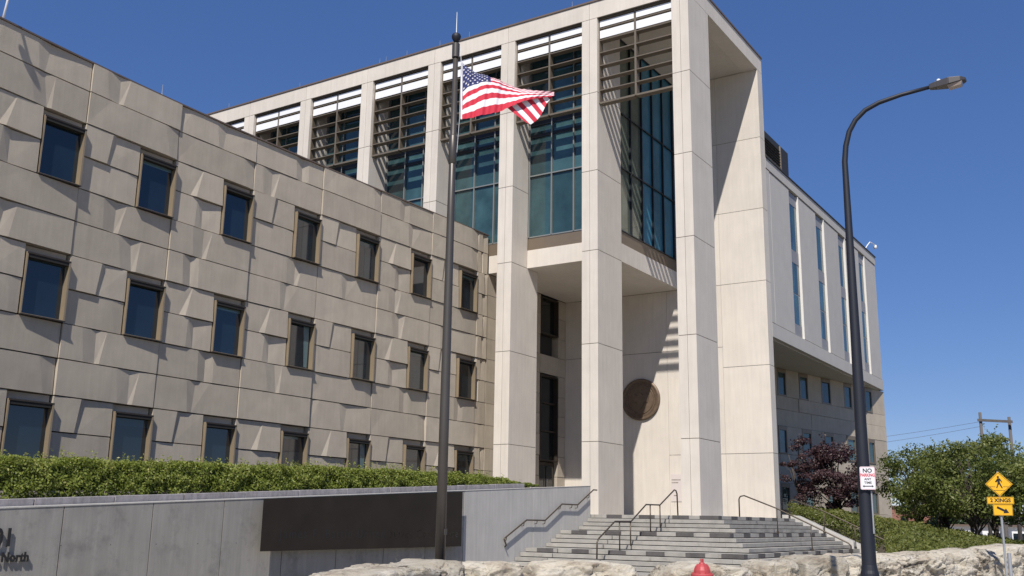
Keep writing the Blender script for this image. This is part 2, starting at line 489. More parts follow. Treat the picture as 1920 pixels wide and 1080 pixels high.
def panel(name, y0, y1, z0, z1, top, bot, off=0.0, m='stone', par=wing, gap=.017):
    """folded precast panel: top / bot are lists of (fraction, depth) of the fold lines"""
    L = y1 - y0
    n = len(top); P = []
    for (s, d) in top:
        y = y0 + gap + s * (L - 2 * gap); P.append((xw(y) + off + d, y, z1 - gap))
    for (s, d) in bot:
        y = y0 + gap + s * (L - 2 * gap); P.append((xw(y) + off + d, y, z0 + gap))
    for (s, d) in top:
        y = y0 + gap + s * (L - 2 * gap); P.append((xw(y) - .35, y, z1 - gap))
    for (s, d) in bot:
        y = y0 + gap + s * (L - 2 * gap); P.append((xw(y) - .35, y, z0 + gap))
    fs = []
    for i in range(n - 1):
        a, b, c, d_ = i, i + 1, n + i + 1, n + i
        if abs(top[i][1] - bot[i + 1][1]) < abs(top[i + 1][1] - bot[i][1]):
            fs += [(d_, c, a), (c, b, a)]
        else:
            fs += [(d_, c, b), (d_, b, a)]
        fs.append((a, b, 2 * n + b, 2 * n + a)); fs.append((d_, 2 * n + d_, 2 * n + c, c))
    fs.append((0, 2 * n, 3 * n, n)); fs.append((n - 1, 2 * n - 1, 4 * n - 1, 3 * n - 1))
    mb = MB(); mb.poly(P, fs)
    return mb.build(name, m, par)

def fold_long(r):
    k = r.random(); p = r.uniform(.25, .75); a = r.uniform(.045, .085); q = r.uniform(-.04, .04)
    if k < .30:      # full-height trough of a shaded and a lit facet
        s_ = r.uniform(-.03, .05)
        return ([(0, 0), (p - .11, 0), (p, -a), (p + .09, -.005), (1, 0)],
                [(0, 0), (p - .13 + s_, .01), (p - .03 + s_, -a * .75), (p + .06 + s_, .0), (1, .01)])
    if k < .52:      # valley, deepest under the course above, running out to the lower edge
        return ([(0, 0), (p - .15, 0), (p, -a), (p + .10, -.01), (1, 0)],
                [(0, 0), (p - .10 + q, 0), (p + .02 + q, -.05), (p + .06 + q, -.005), (1, 0)])
    if k < .64:      # left part stands proud and folds back
        return ([(0, .0), (p - .03, .02), (p + .09, -a * .8), (p + .26, -.02), (1, 0)],
                [(0, .01), (p + .0, .025), (p + .06, -.012), (p + .20, -.015), (1, .0)])
    if k < .78:      # dark fold close to the end of the panel
        return ([(0, 0), (.22, .0), (.62, .01), (.84, 0), (1, -.07)],
                [(0, -.01), (.16, .012), (.58, .015), (.90, .012), (1, -.03)])
    if k < .90:      # two soft folds
        return ([(0, -.05), (.14, .0), (.46, 0), (.60, -.055), (1, -.01)],
                [(0, -.01), (.10, .005), (.50, .01), (.56, -.02), (1, .01)])
    return ([(0, 0), (p, 0), (1, 0)], [(0, .01), (p, .03), (1, .01)])

def fold_short(r, kind):
    if kind == 0:    # bright sliver: the lower edge is pulled forward from a sharp fold
        p = r.uniform(.36, .46)
        return ([(0, -.03), (p + .13, -.02), (p + .14, -.015), (1, -.01)],
                [(0, .0), (p - .10, .0), (p + .005, .068), (1, .055)])
    if kind == 1:    # dark sliver: the left part stands proud, then steps back
        p = r.uniform(.42, .56)
        return ([(0, .01), (p - .02, .035), (p + .07, -.045), (1, -.03)],
                [(0, .03), (p - .09, .055), (p - .05, .005), (1, .0)])
    if kind == 2:    # valley
        p = r.uniform(.5, .64)
        return ([(0, 0), (p - .12, .01), (p + .02, -.07), (1, -.01)],
                [(0, .01), (p - .14, .02), (p + .02, -.03), (1, .01)])
    return ([(0, .0), (.22, -.01), (.8, 0), (1, -.02)], [(0, -.02), (.18, .005), (.85, .01), (1, -.01)])

rr = random.Random(12)
# short-panel patterns of each bay (upper piece, lower piece) for the three window rows
SHORT = {0: [(1, 3), (1, 3), (0, 2), (1, 3), (0, 2), (1, 3), (1, 3), (0, 2), (1, 2), (1, 3)],
         1: [(0, 3), (1, 3), (1, 3), (1, 3), (0, 2), (0, 2), (1, 3), (0, 2), (1, 3), (1, 3)],
         2: [(1, 3), (1, 3), (1, 3), (1, 3), (1, 3), (0, 3), (0, 3), (1, 3), (0, 3), (1, 3)]}
OFFS = [-.025, .03, .0, .045, -.015]
windows = []
for b in range(len(BAY) - 1):
    y0, y1 = BAY[b], BAY[b + 1]
    last = b == len(BAY) - 2
    for c in range(len(ZC) - 1):
        z1, z0 = ZC[c], ZC[c + 1]
        row = None
        if c in (2, 3): row = 0
        if c in (6, 7): row = 1
        if c in (10, 11): row = 2
        if row is None or last:
            # long panels; alternate courses are staggered by half a bay
            off = rr.uniform(-.008, .008) + OFFS[(b + c // 2 * 2) % 5]
            if last:
                panel('stone_panel', y0, y1, z0, z1, *fold_long(rr), off=off * .5)
            elif c in (1, 5, 9) and b % 2 == 0 and b < len(BAY) - 3 and False:
                pass
            else:
                t_, b_ = fold_long(rr)
                panel('stone_panel', y0, y1, z0, z1, t_, b_, off=off)
        else:
            k = SHORT[row][b % 10][0 if c in (2, 6, 10) else 1]
            t_, b_ = fold_short(rr, k)
            panel('stone_panel', y0, y0 + 2.18, z0, z1, t_, b_, off=rr.uniform(-.015, .03))
    if not last:
        for row, (zt, zb) in enumerate(((12.0, 9.87), (7.72, 5.60), (3.42, 1.30))):
            windows.append((y0 + 2.215, y1 - .03, zb, zt, b, row))

def ring(m_, xi, xo, o, i):
    P = []
    for x in (xi, xo):
        for a, b, c, d in (o, i):
            P += [(x, a, c), (x, b, c), (x, b, d), (x, a, d)]
    fs = []
    for k in range(4):
        j = (k + 1) % 4
        fs += [(k, j, 4 + j, 4 + k), (8 + k, 12 + k, 12 + j, 8 + j), (k, 8 + k, 8 + j, j), (4 + k, 4 + j, 12 + j, 12 + k)]
    m_.poly(P, fs)
def make_window(ya, yb, zb, zt, b, row):
    fr = MB(); X = xw((ya + yb) / 2)
    h = zt - .25; t = .038; xo = X + .10; xi = X - .30
    ring(fr, xi, xo, (ya, yb, zb + .03, h), (ya + t, yb - t * 1.5, zb + .05, h - .03))
    fo = fr.build('window', 'frame', wing)
    hb = MB(); hb.box(X - .105, X + .085, ya + t + .001, yb - t * 1.5 - .001, h - .15, h - .031); hb.build('head_shade_bar', 'gap', fo)  # black bar: shade inside the window head put into its colour
    hb = MB(); hb.box(xi, xo + .004, ya + .004, yb - .004, h - .045, h + .003); hb.build('frame_head', 'dark_frame', fo)
    hb = MB(); hb.box(xi, xo + .04, ya, yb, zb + .0, zb + .029); hb.build('sill', 'dark_frame', fo)
    gk = MB(); gk.box(X - .34, X - .19, ya + .01, yb - .01, h + .005, zt - .012)
    gk.build('lintel_panel', 'stone', fo)
    p = MB(); tilt = rr.uniform(-.006, .006)
    p.poly([(X - .11, ya + t, zb + .09), (X - .11 + tilt, yb - t, zb + .09), (X - .11 + tilt, yb - t, h - t), (X - .11, ya + t, h - t)], [(0, 1, 2, 3)])
    p.build('pane', 'glass', fo)
    # roller blind or curtain edge seen in some of the windows
    q = (b * 7 + row * 3) % 5
    if q in (0, 2):
        hh_ = rr.uniform(.10, .5)
        c = MB(); c.poly([(X - .106, ya + t, h - t - hh_), (X - .106, yb - t, h - t - hh_ * 1.0), (X - .106, yb - t, h - t), (X - .106, ya + t, h - t)], [(0, 1, 2, 3)])
        c.build('blind', 'dim_blind', fo)
    if q == 1:
        c = MB(); c.poly([(X - .106, ya + t, h - t - .22), (X - .106, yb - t - .05, h - t - .22), (X - .106, yb - t - .05, h - t), (X - .106, ya + t, h - t)], [(0, 1, 2, 3)])
        c.build('blind', 'blind', fo)
    elif q == 3:
        c = MB(); c.poly([(X - .106, yb - t - .42, h - t), (X - .106, yb - t - .30, zb + .12), (X - .106, yb - t - .12, zb + .12), (X - .106, yb - t - .10, h - t)], [(0, 1, 2, 3)])
        c.build('blind', 'blind', fo)
for wdw in windows: make_window(*wdw)
cp = MB()
for i in range(28):
    a, b = ys[i], ys[i + 1]
    xa, xb = xw(a), xw(b)
    cp.poly([(xa - .40, a, 14.04), (xa + .035, a, 14.04), (xb + .035, b, 14.04), (xb - .40, b, 14.04),
             (xa - .40, a, 14.09), (xa + .035, a, 14.09), (xb + .035, b, 14.09), (xb - .40, b, 14.09)],
            [(4, 5, 6, 7), (0, 1, 5, 4), (1, 2, 6, 5), (2, 3, 7, 6), (3, 0, 4, 7), (0, 3, 2, 1)])
cp.build('coping', 'coping', wing)
# part of the wing inside the entrance recess
rz = [.33, 1.3, 2.36, 3.42, 4.53, 5.6, 6.66, 7.78, 8.8, 9.87, 11.0, 12.06]
ry = [40.42, 43.4, 45.55, 47.45, 48.28]
for i in range(len(ry) - 1):
    for j in range(len(rz) - 1):
        if i == 2 and (j in (8, 9, 10) or j < 7): continue
        m_ = MB(); m_.box(-27.95, -27.55 + rr.uniform(-.015, .02), ry[i] + .01, ry[i + 1] - .01, rz[j] + .01, rz[j + 1] - .01)
        m_.build('stone_panel', 'stone', wing)
m_ = MB(); m_.box(-28.3, -27.95, 40.42, 48.28, .33, 12.06); m_.build('backing_wall', 'stone_back', wing)
for (zb, zt, dn) in ((9.93, 11.97, 0), (3.15, 7.7, 1)):
    f_ = MB(); t = .07
    f_.box(-27.9, -27.5, 45.57, 45.57 + t, zb, zt); f_.box(-27.9, -27.5, 47.43 - t, 47.43, zb, zt)
    f_.box(-27.9, -27.5, 45.57 + t, 47.43 - t, zt - t, zt); f_.box(-27.9, -27.5, 45.57 + t, 47.43 - t, zb, zb + t)
    fo = f_.build('window', 'dark_frame', wing)
    if dn:
        for zz in (4.7, 6.2):
            g_ = MB(); g_.box(-27.85, -27.6, 45.68, 47.32, zz, zz + .06); g_.build('glazing_bar', 'dark_frame', fo)
    g_ = MB(); g_.box(-27.8, -27.76, 45.68, 47.32, zb + t, zt - t); g_.build('pane', 'door_glass', fo)
d_ = MB(); d_.box(-27.95, -27.75, 45.57, 47.43, .33, 3.1)
do = d_.build('entrance_door', 'dark_frame', wing)
for a in (45.68, 46.55):
    g_ = MB(); g_.box(-27.74, -27.72, a, a + .78, .42, 2.9); g_.build('pane', 'door_glass', do)
g_ = MB(); g_.tube([(-27.62, 46.5, 1.0), (-27.62, 46.5, 2.2)], .02, 8); g_.build('door_handle', 'galv', do)

# ------------------------------------------------------------------ tall columned building
tall = thing('columned_courthouse', 'tall cream building with a row of square columns, louvred bays and an open corner porch', 'building', (-20, 42, .33))
ZJ = [.33, 3.45, 7.78, 12.08, 15.9, 19.77, 23.58]
XC = [-16.36 - 4.65 * k for k in range(9)]          # column centres, right to left
W2 = .41
g = .012
def cbox(m_, x0, x1, y0, y1, z0, z1): m_.box(x0 + g, x1 - g, y0 + g * 0, y1 - g * 0, z0 + g, z1 - g)
def slab_piece(name, x0, x1, y0, y1, z0, z1, m='cream', par=tall, gx=g, gz=g):
    m_ = MB(); m_.box(x0 + gx, x1 - gx, y0, y1, z0 + gz, z1 - gz)
    return m_.build(name, m, par, bevel=.008)
for k, xc in enumerate(XC):
    zs = ZJ if k <= 2 else ZJ[3:]
    core = MB()
    for j in range(len(zs) - 1):
        dep = 41.42 if (k <= 1 or zs[j] < 12) else 40.44
        core.box(xc - W2 + .02, xc + W2 - .02, 39.03, dep - .02, zs[j] - (.0 if j else 0), zs[j + 1])
    co = core.build('column', 'cream_joint', tall)
    for j in range(len(zs) - 1):
        dep = 41.42 if (k <= 1 or zs[j] < 12) else 40.44
        m_ = MB(); m_.box(xc - W2, xc - .008, 39.0, dep, zs[j] + g, zs[j + 1] - g); m_.build('column_panel', 'cream', co, bevel=.006)
        m_ = MB(); m_.box(xc + .008, xc + W2, 39.0, dep, zs[j] + g, zs[j + 1] - g); m_.build('column_panel', 'cream', co, bevel=.006)
# fascia beam along the front, joints over the column centres
fb = MB(); fb.box(-55, XC[0] + W2 - .05, 39.04, 39.9, 23.58, 24.42); fbo = fb.build('front_beam', 'cream_joint', tall)
for k in range(9):
    x1 = XC[k]; x0 = XC[k + 1] if k < 8 else -60
    m_ = MB(); m_.box(x0 + .008, x1 - .008, 39.0, 39.95, 23.59, 24.44); m_.build('beam_panel', 'cream', fbo, bevel=.006)
m_ = MB(); m_.box(XC[0] + .008, XC[0] + W2, 39.0, 39.95, 23.59, 24.44); m_.build('beam_panel', 'cream', fbo, bevel=.006)
sb = MB(); sb.box(-16.75, -15.95, 39.96, 49.02, 23.585, 24.44); sb.build('side_beam', 'cream', tall, bevel=.006)
cp = MB(); cp.box(-60, -15.90, 38.95, 39.98, 24.445, 24.53); cp.box(-16.77, -15.90, 39.98, 49.05, 24.445, 24.53)
cp.build('coping', 'coping', tall)
cp = MB(); cp.box(-38.5, -26.0, 39.7, 40.1, 24.53, 24.72); cp.build('raised_coping', 'coping', tall)
m_ = MB(); m_.box(-60, -16.76, 39.96, 49.02, 23.60, 24.40); m_.build('roof_slab', 'cream', tall)
# solid body behind the glazing
m_ = MB(); m_.box(-60, -20.95, 40.75, 48.28, 12.99, 23.595); m_.build('inner_wall', 'cream_joint', tall)
# back wall of the porch and entrance
bx = [-27.6, -24.4, -21.40, -18.35, -15.95]
zz_ = [.33, 8.84, 12.08, 15.9, 19.77, 23.585]
bw = MB(); bw.box(-27.6, -15.97, 48.33, 48.98, .33, 23.58); bwo = bw.build('back_wall', 'cream_joint', tall)
for i in range(4):
    zl = zz_ if i < 3 else ZJ
    for j in range(len(zl) - 1):
        if zl[j] >= 12.0 and i < 2: continue
        z1_ = zl[j + 1]
        x0, x1 = bx[i], bx[i + 1]
        if i == 2:
            zj = [q for q in ([.33, 3.45, 8.84, 12.08, 15.9, 19.77, 23.58]) if zl[j] - .01 <= q <= z1_ + .01]
        else: zj = [zl[j], z1_]
        for a_, b_ in zip(zj[:-1], zj[1:]):
            if i == 3:
                m_ = MB(); m_.box(x0 + .004, x1, 48.3, 49.02, a_ + g, b_ - g)
            else:
                m_ = MB(); m_.box(x0 + .006, x1 - .006, 48.3, 48.5, a_ + g, b_ - g)
            m_.build('wall_panel', 'cream', bwo)
# raised floor slab over the entrance
m_ = MB(); m_.box(-27.54, -20.63, 40.45, 48.29, 12.08, 12.98); m_.build('floor_slab', 'cream', tall, bevel=.01)
m_ = MB(); m_.box(-27.54, -20.66, 40.48, 48.29, 12.981, 13.60); m_.build('sill_band', 'bronze', tall)
# curtain wall, front bays
def curtain(px0, px1, y, zs, xs, axis, mm='mullion', gm_='curtain_glass'):
    fr = MB()
    for x in xs:
        if axis == 'x': fr.box(x - .03, x + .03, y - .06, y + .1, zs[0], zs[-1])
        else: fr.box(y - .1, y + .06, x - .03, x + .03, zs[0], zs[-1])
    edges = [px0] + list(xs) + [px1]
    for z in zs:
        for a, b in zip(edges[:-1], edges[1:]):
            a2 = a + (.03 if a != px0 else 0); b2 = b - (.03 if b != px1 else 0)
            if axis == 'x': fr.box(a2, b2, y - .045, y + .1, z - .03, z + .03)
            else: fr.box(y - .1, y + .045, a2, b2, z - .03, z + .03)
    fo = fr.build('curtain_wall', mm, tall)
    if axis == 'x':
        for zb_, h_ in ((18.82, .16), (19.45, .22), (22.3, .3)):
            q_ = MB(); q_.box(px0 + .01, px1 - .01, y - .02, y + .04, zb_, zb_ + h_); q_.build('floor_edge', 'dark_mullion', fo)
    for a, b in zip(edges[:-1], edges[1:]):
        for za, zb in zip(zs[:-1], zs[1:]):
            e1, e2 = rr.uniform(-.004, .004), rr.uniform(-.004, .004)
            p_ = MB()
            if axis == 'x': p_.poly([(a, y + .05, za), (b, y + .05 + e1, za), (b, y + .05 + e1 + e2, zb), (a, y + .05 + e2, zb)], [(0, 1, 2, 3)])
            else: p_.poly([(y - .05, a, za), (y - .05 + e1, b, za), (y - .05 + e1 + e2, b, zb), (y - .05 + e2, a, zb)], [(0, 1, 2, 3)])
            p_.build('pane', 'green_glass' if (axis == 'y' and a < 43.0) else gm_, fo)
            if zb - za > 2.5:   # dark floor edge seen through the glass
                pass
for k in range(1, 8):
    x1 = XC[k] - W2; x0 = XC[k + 1] + W2
    zlo = 13.60
    curtain(x0, x1, 40.50, [zlo + .03, 16.80, 23.55], [x0 + .05, x0 + 1.33, x0 + 2.57, x1 - .04], 'x')
    if k > 1:
        m_ = MB(); m_.box(x0 - .3, x1 + .3, 40.47, 40.72, 12.99, 13.595); m_.build('sill_band', 'bronze', tall)
curtain(41.44, 48.29, -20.66, [13.63, 16.82, 19.64, 23.58], [42.6, 43.88, 45.15, 46.44, 47.75], 'y', 'dark_mullion', 'side_glass')
# louvre screens in every bay
LZ = [23.04, 22.44, 21.80, 21.14, 20.50, 19.88, 19.24]
for k in range(0, 8):
    x1 = XC[k] - W2; x0 = XC[k + 1] + W2; xm = (x0 + x1) / 2
    fr = MB(); fr.box(xm - .05, xm + .05, 39.18, 39.50, 19.24, 23.57)
    fr.box(x0 + .002, x0 + .06, 39.18, 39.50, 19.24, 23.57); fr.box(x1 - .06, x1 - .002, 39.18, 39.50, 19.24, 23.57)
    fo = fr.build('louvre_screen', 'louvre', tall)
    for i, z in enumerate([23.54] + LZ):
        for a, b in ((x0 + .061, xm - .051), (xm + .051, x1 - .061)):
            th = .045 if i < 7 else .09
            dz = .0
            m_ = MB()
            m_.prism([(39.16, z - th / 2 - .0), (39.16, z + th / 2), (39.46, z + th / 2 - .02), (39.46, z - th / 2 - .02)], 0, a, b)
            m_.build('louvre_blade', 'louvre', fo)
            if i < 2:
                m_ = MB(); zz = z - .1
                m_.box(a + .01, b - .01, 39.175, 39.20, z - (.41 if i == 0 else .50), z - .10)
                m_.build('white_panel', 'whitepanel', fo)
# bronze seal on the back wall
md = thing('round_bronze_seal', 'large round bronze seal fixed high on the cream back wall between the columns', 'wall medallion', (-22.94, 48.2, 6.38))
m_ = MB(); m_.lathe([(1.10, 0), (1.10, -.10), (1.05, -.14), (.98, -.14), (.94, -.10), (.78, -.09), (.76, -.12), (.73, -.12), (.71, -.09), (.40, -.10), (0.02, -.11)][::-1], (-22.94, 48.29, 6.38), 64, axis='y')
disc = m_.build('disc', 'medal', md, smooth=False)
# raised relief of a bird with spread wings and ring of lumps standing for lettering relief
m_ = MB()
cx, cz = -22.94, 6.38
m_.prism([(cx - .5, cz + .16), (cx - .34, cz + .34), (cx - .16, cz + .20), (cx - .07, cz + .34), (cx + .07, cz + .34), (cx + .16, cz + .20), (cx + .34, cz + .34),
          (cx + .5, cz + .16), (cx + .42, cz - .18), (cx + .22, cz - .12), (cx + .12, cz - .40), (cx, cz - .48), (cx - .12, cz - .40), (cx - .22, cz - .12), (cx - .42, cz - .18)], 1, 48.14, 48.20)
m_.build('relief', 'medal', md, bevel=.015)
m_ = MB()
for i in range(44):
    a = i / 44 * 2 * math.pi
    x, z = cx + .86 * math.cos(a), cz + .86 * math.sin(a)
    m_.box(x - .025, x + .025, 48.165, 48.205, z - .04, z + .04)
m_.build('rim_relief', 'medal', md, kind='stuff')
# small wall plaque
pq = thing('wall_plaque', 'small pale engraved plaque low on the back wall behind the stair handrail', 'plaque', (-21.0, 48.28, 1.7))
m_ = MB(); m_.box(-21.33, -20.72, 48.272, 48.292, 1.12, 2.48); m_.build('plaque_board', mat('plaque_stone', (.60, .535, .50), .6), pq)
m_ = MB()
for z, a, b in ((2.20, -21.28, -20.80), (2.06, -21.28, -20.92), (1.42, -21.18, -21.0)):
    x = a
    while x < b:
        w_ = rr.uniform(.025, .05); m_.box(x, min(x + w_, b), 48.266, 48.271, z - .022, z + .022); x += w_ + .015
o = m_.build('engraved_lines', 'bronze', pq)

# ------------------------------------------------------------------ rear wing on the right
rear = thing('rear_office_wing', 'pale grey rear wing with tall narrow window strips above a set-back lower wall', 'building', (-18, 60, 0))
m_ = MB(); m_.box(-45, -16.30, 49.06, 72.4, 9.32, 18.85); m_.build('inner_wall', 'stone_back', rear)
m_ = MB(); m_.box(-45, -15.95, 49.04, 72.68, 18.31, 18.88); m_.build('parapet_panel', 'rear', rear, bevel=.01)
m_ = MB(); m_.box(-45, -15.90, 49.04, 72.73, 18.885, 18.95); m_.build('coping', 'dark_louvre', rear)
m_ = MB(); m_.box(-45, -15.95, 49.04, 72.68, 9.30, 10.02); m_.build('lower_band', 'rear', rear, bevel=.01)
m_ = MB(); m_.box(-45, -16.2, 49.04, 72.5, 9.25, 9.299); m_.build('soffit', 'rear', rear)
m_ = MB(); m_.box(-16.3, -15.97, 49.04, 49.62, 10.07, 18.26); m_.build('wall_panel', 'rear', rear)
sv = [(52.95, 54.60), (58.02, 59.70), (62.92, 64.50), (67.95, 69.55)]
edges = [49.72] + [q for s in sv for q in s] + [72.66]
for i in range(0, len(edges), 2):
    m_ = MB(); m_.box(-16.3, -15.99, edges[i], edges[i + 1], 10.07, 18.26); m_.build('wall_panel', 'rear', rear, bevel=.01)
for a, b in sv:
    f_ = MB(); f_.box(-16.29, -16.10, a, b, 10.07, 18.26); fo = f_.build('window_strip', 'mullion', rear)
    f_ = MB(); f_.box(-16.10, -15.965, b - .06, b + .02, 10.05, 18.28); f_.build('jamb_fin', 'sunlit_stone', fo)
    for z in (17.55, 14.18, 10.10):
        h = {17.55: .66, 14.18: .72, 10.10: .62}[z]
        p_ = MB(); p_.box(-16.099, -16.07, a + .01, b - .11, z, z + h); p_.build('spandrel', 'spandrel', fo)
    for z0, z1 in ((14.9, 17.55), (12.45, 14.18), (10.72, 12.39)):
        for c, d in ((a + .02, a + .72), (a + .78, b - .12)):
            p_ = MB(); p_.box(-16.099, -16.085, c, d, z0 + .02, z1 - .02); p_.build('pane', 'curtain_glass', fo)
# lower set-back wall, running at a slant
TH = math.radians(12)
LO = Vector((-15.98, 72.75, 0)); LD = Vector((-math.sin(TH), -math.cos(TH), 0)); LN = Vector((math.cos(TH), -math.sin(TH), 0))
def lbox(m_, s0, s1, d0, d1, z0, z1):
    """s runs back from the far corner along the wall, d outwards"""
    P = []
    for z in (z0, z1):
        for s, d in ((s0, d0), (s1, d0), (s1, d1), (s0, d1)):
            p = LO + LD * s + LN * d; P.append((p.x, p.y, z))
    m_.poly(P, [(0, 1, 2, 3), (7, 6, 5, 4), (1, 0, 4, 5), (2, 1, 5, 6), (3, 2, 6, 7), (0, 3, 7, 4)])
m_ = MB(); lbox(m_, 0.03, 25, -8, -.28, G, 9.25); m_.build('lower_wall_core', 'stone_back', rear)
zl = [-1.2, -.2, .85, 2.45, 3.5, 4.15, 5.80, 6.78, 7.58, 9.24]
def yof(y): return (72.75 - y) / math.cos(TH)
rowsW = [(7.60, 9.20, [(58.7, 59.7), (61.25, 62.3), (63.95, 65.15), (66.9, 67.95), (69.85, 70.85), (55.9, 57.0), (53.2, 54.2)]),
         (4.18, 5.75, [(58.6, 59.55), (61.3, 62.45), (64.05, 65.2), (67.0, 68.15), (69.95, 70.85), (55.9, 57.0), (53.2, 54.2)]),
         (0.86, 2.42, [(67.0, 68.15), (70.0, 70.85), (64.05, 65.2), (61.3, 62.4), (58.6, 59.6)])]
for j in range(len(zl) - 1):
    z0, z1 = zl[j], zl[j + 1]
    wr = [r_ for r_ in rowsW if abs(r_[0] - z0) < .1]
    if wr:
        cuts = sorted([(yof(b), yof(a)) for a, b in wr[0][2]])
        s = 0
        for a, b in cuts + [(25, 25)]:
            if a - s > .1:
                m_ = MB(); lbox(m_, s + .008, a - .004, -.25, rr.uniform(-.02, .02), z0 + .008, z1 - .008); m_.build('wall_panel', 'stone' if j < 99 else 'rear', rear)
            s = b
        for a, b in cuts:
            f_ = MB(); t = .10
            lbox(f_, a, a + t, -.25, .03, z0, z1 - .01); lbox(f_, b - t, b, -.25, .03, z0, z1 - .01)
            lbox(f_, a + t, b - t, -.25, .03, z1 - .25, z1 - .01); lbox(f_, a + t, b - t, -.25, .03, z0, z0 + .09)
            fo = f_.build('window', 'bronze', rear)
            p_ = MB(); lbox(p_, a + t, b - t, -.2, -.04, z0 + .09, z1 - .25); p_.build('pane', 'curtain_glass', fo)
    else:
        s = 0
        while s < 25:
            e = min(25, s + rr.choice([1.5, 3.9, 5.2]))
            m_ = MB(); lbox(m_, s + .008, e - .008, -.25, rr.uniform(-.03, .03), z0 + .008, z1 - .008); m_.build('wall_panel', 'stone', rear)
            s = e
# plant room on the roof of the rear wing
pr = thing('rooftop_plant_room', 'dark louvred plant room on the roof behind the open corner porch', 'plant room', (-24, 65, 18.9))
m_ = MB(); m_.box(-30, -22.0, 60, 73.1, 18.9, 28.1); m_.build('cladding', 'dark_louvre', pr)
for k in range(36):
    z = 20.0 + k * .22
    if z > 27.6: break
    m_ = MB(); m_.prism([(-21.995, z), (-21.90, z + .02), (-21.995, z + .12)], 1, 60.1, 70.9); m_.build('slat', 'dark_louvre', pr)
m_ = MB(); m_.box(-22.0, -21.93, 71.0, 71.2, 18.9, 28.0); m_.build('corner_post', 'frame', pr)
m_ = MB()
for z in (24.6, 25.1, 25.6): m_.tube([(-21.75, 62, z + .3), (-21.75, 70.6, z + .3)], .05, 6)
for y in range(62, 71): m_.tube([(-21.75, y, 18.9), (-21.75, y, 25.95)], .05, 6)
m_.build('railing', 'louvre', pr)

# ------------------------------------------------------------------ entrance platform and corner stairs
stairs = thing('entrance_stairs', 'broad grey stone corner steps with rows of dark blocks leading up to the columns', 'stairs', (-17, 34, G))
pl = MB(); pl.box(-27.54, -14.32, 36.67, 48.29, -.9, .329); pl.build('platform', 'step', stairs)
R_ = .1546
YN = [36.65, 36.30, 35.95, 35.60, 34.15, 33.80, 33.45, 33.10, 31.65, 31.30, 30.95, 30.60, 29.15]
XN = [-14.30 + .345 * k for k in range(13)]
for k in range(13):
    z = .33 - R_ * k; yn = YN[k]; xn = XN[k]
    zb = max(z - R_, G)
    nose = .05
    sp = -16.15 if k < 4 else (-17.3 if k < 8 else -18.35)
    st = MB()
    # front run in two blocks with an open joint, then the side run
    lowy = YN[k - 1] if k else 38.9
    for a, b in ((-19.68, sp - .018), (sp + .018, xn - .6)):
        st.box(a, b, yn, lowy + .02, z - R_ + .024, z)
    inx = XN[k - 1] if k else xn - 1.2
    st.box(xn - .6 + .004, xn, yn, 45.98, z - R_ + .024, z)
    if k in (0, 4, 8, 12):
        st.box(sp, xn - .61, yn + .9, lowy + .03, z - .2, z - .006)
    so_ = st.build('step', 'step', stairs, bevel=.006)
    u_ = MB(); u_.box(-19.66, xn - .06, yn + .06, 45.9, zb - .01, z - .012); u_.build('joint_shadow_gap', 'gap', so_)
    if k in (0, 4, 8, 12):
        x = -19.2 if k else -19.0
        while x < xn - .9:
            b_ = MB(); b_.box(x, x + .68, yn - .004, yn + .34, z - .128, z + .004); b_.build('dark_block', 'darkblock', so_)
            x += 1.42
        b_ = MB(); b_.box(xn - .75, xn + .004, yn - .004, yn + .34, z - .128, z + .004); b_.build('dark_block', 'darkblock', so_)
        y = yn + 1.35
        while y < 45.4:
            b_ = MB(); b_.box(xn - .34, xn + .004, y, y + .68, z - .128, z + .004); b_.build('dark_block', 'darkblock', so_)
            y += 1.60
# sloping cheek wall at the far end of the side run
ck = MB(); ck.prism([(-14.9, .50), (-14.2, .46), (-9.9, -1.46), (-9.9, G - .1), (-14.9, G - .1)], 1, 46.0, 46.42)
ck.build('cheek_wall', 'concrete_pale', stairs, bevel=.01)

# ------------------------------------------------------------------ sloping concrete wall with sign plate
XWALL = -19.7
def wz(y): return .08 + (y - 11.78) * .0552
cw = thing('concrete_retaining_wall', 'low grey concrete wall with sloping top in front of the hedge, joined panel by panel', 'wall', (XWALL, 24, G))
jy = [4.8, 6.9, 9.0, 11.1, 13.20, 15.46, 17.56, 19.62, 21.70, 23.75, 25.76, 27.80, 32.2, 36.62]
co = MB(); co.prism([(4.8, wz(4.8) - .03), (36.6, wz(36.6) - .03), (36.6, G), (4.8, G)], 0, XWALL - .38, XWALL - .03); co.build('wall_core', 'stone_back', cw)
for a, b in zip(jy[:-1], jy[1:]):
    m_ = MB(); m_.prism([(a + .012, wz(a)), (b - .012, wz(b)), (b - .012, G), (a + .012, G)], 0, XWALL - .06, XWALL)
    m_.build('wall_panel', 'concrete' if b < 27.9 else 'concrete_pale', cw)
m_ = MB(); m_.prism([(4.8, wz(4.8) + .035), (36.62, wz(36.62) + .012), (36.62, wz(36.62) + .002), (4.8, wz(4.8) + .002)], 0, XWALL - .40, XWALL + .012)
m_.build('wall_coping', 'concrete_pale', cw)
pk = thing('planter_kerb', 'purple grey stone kerb along the front of the hedge', 'kerb', (XWALL - .6, 20, .5))
for i in range(14):
    a = 5 + i * 1.95; b = a + 1.93
    m_ = MB(); m_.prism([(a, wz(a) + .18), (b, wz(b) + .18 - i * .001), (b, wz(b) - .2), (a, wz(a) - .2)], 0, XWALL - .75, XWALL - .45)
    m_.build('kerb_stone', 'kerbstone', pk, bevel=.01)
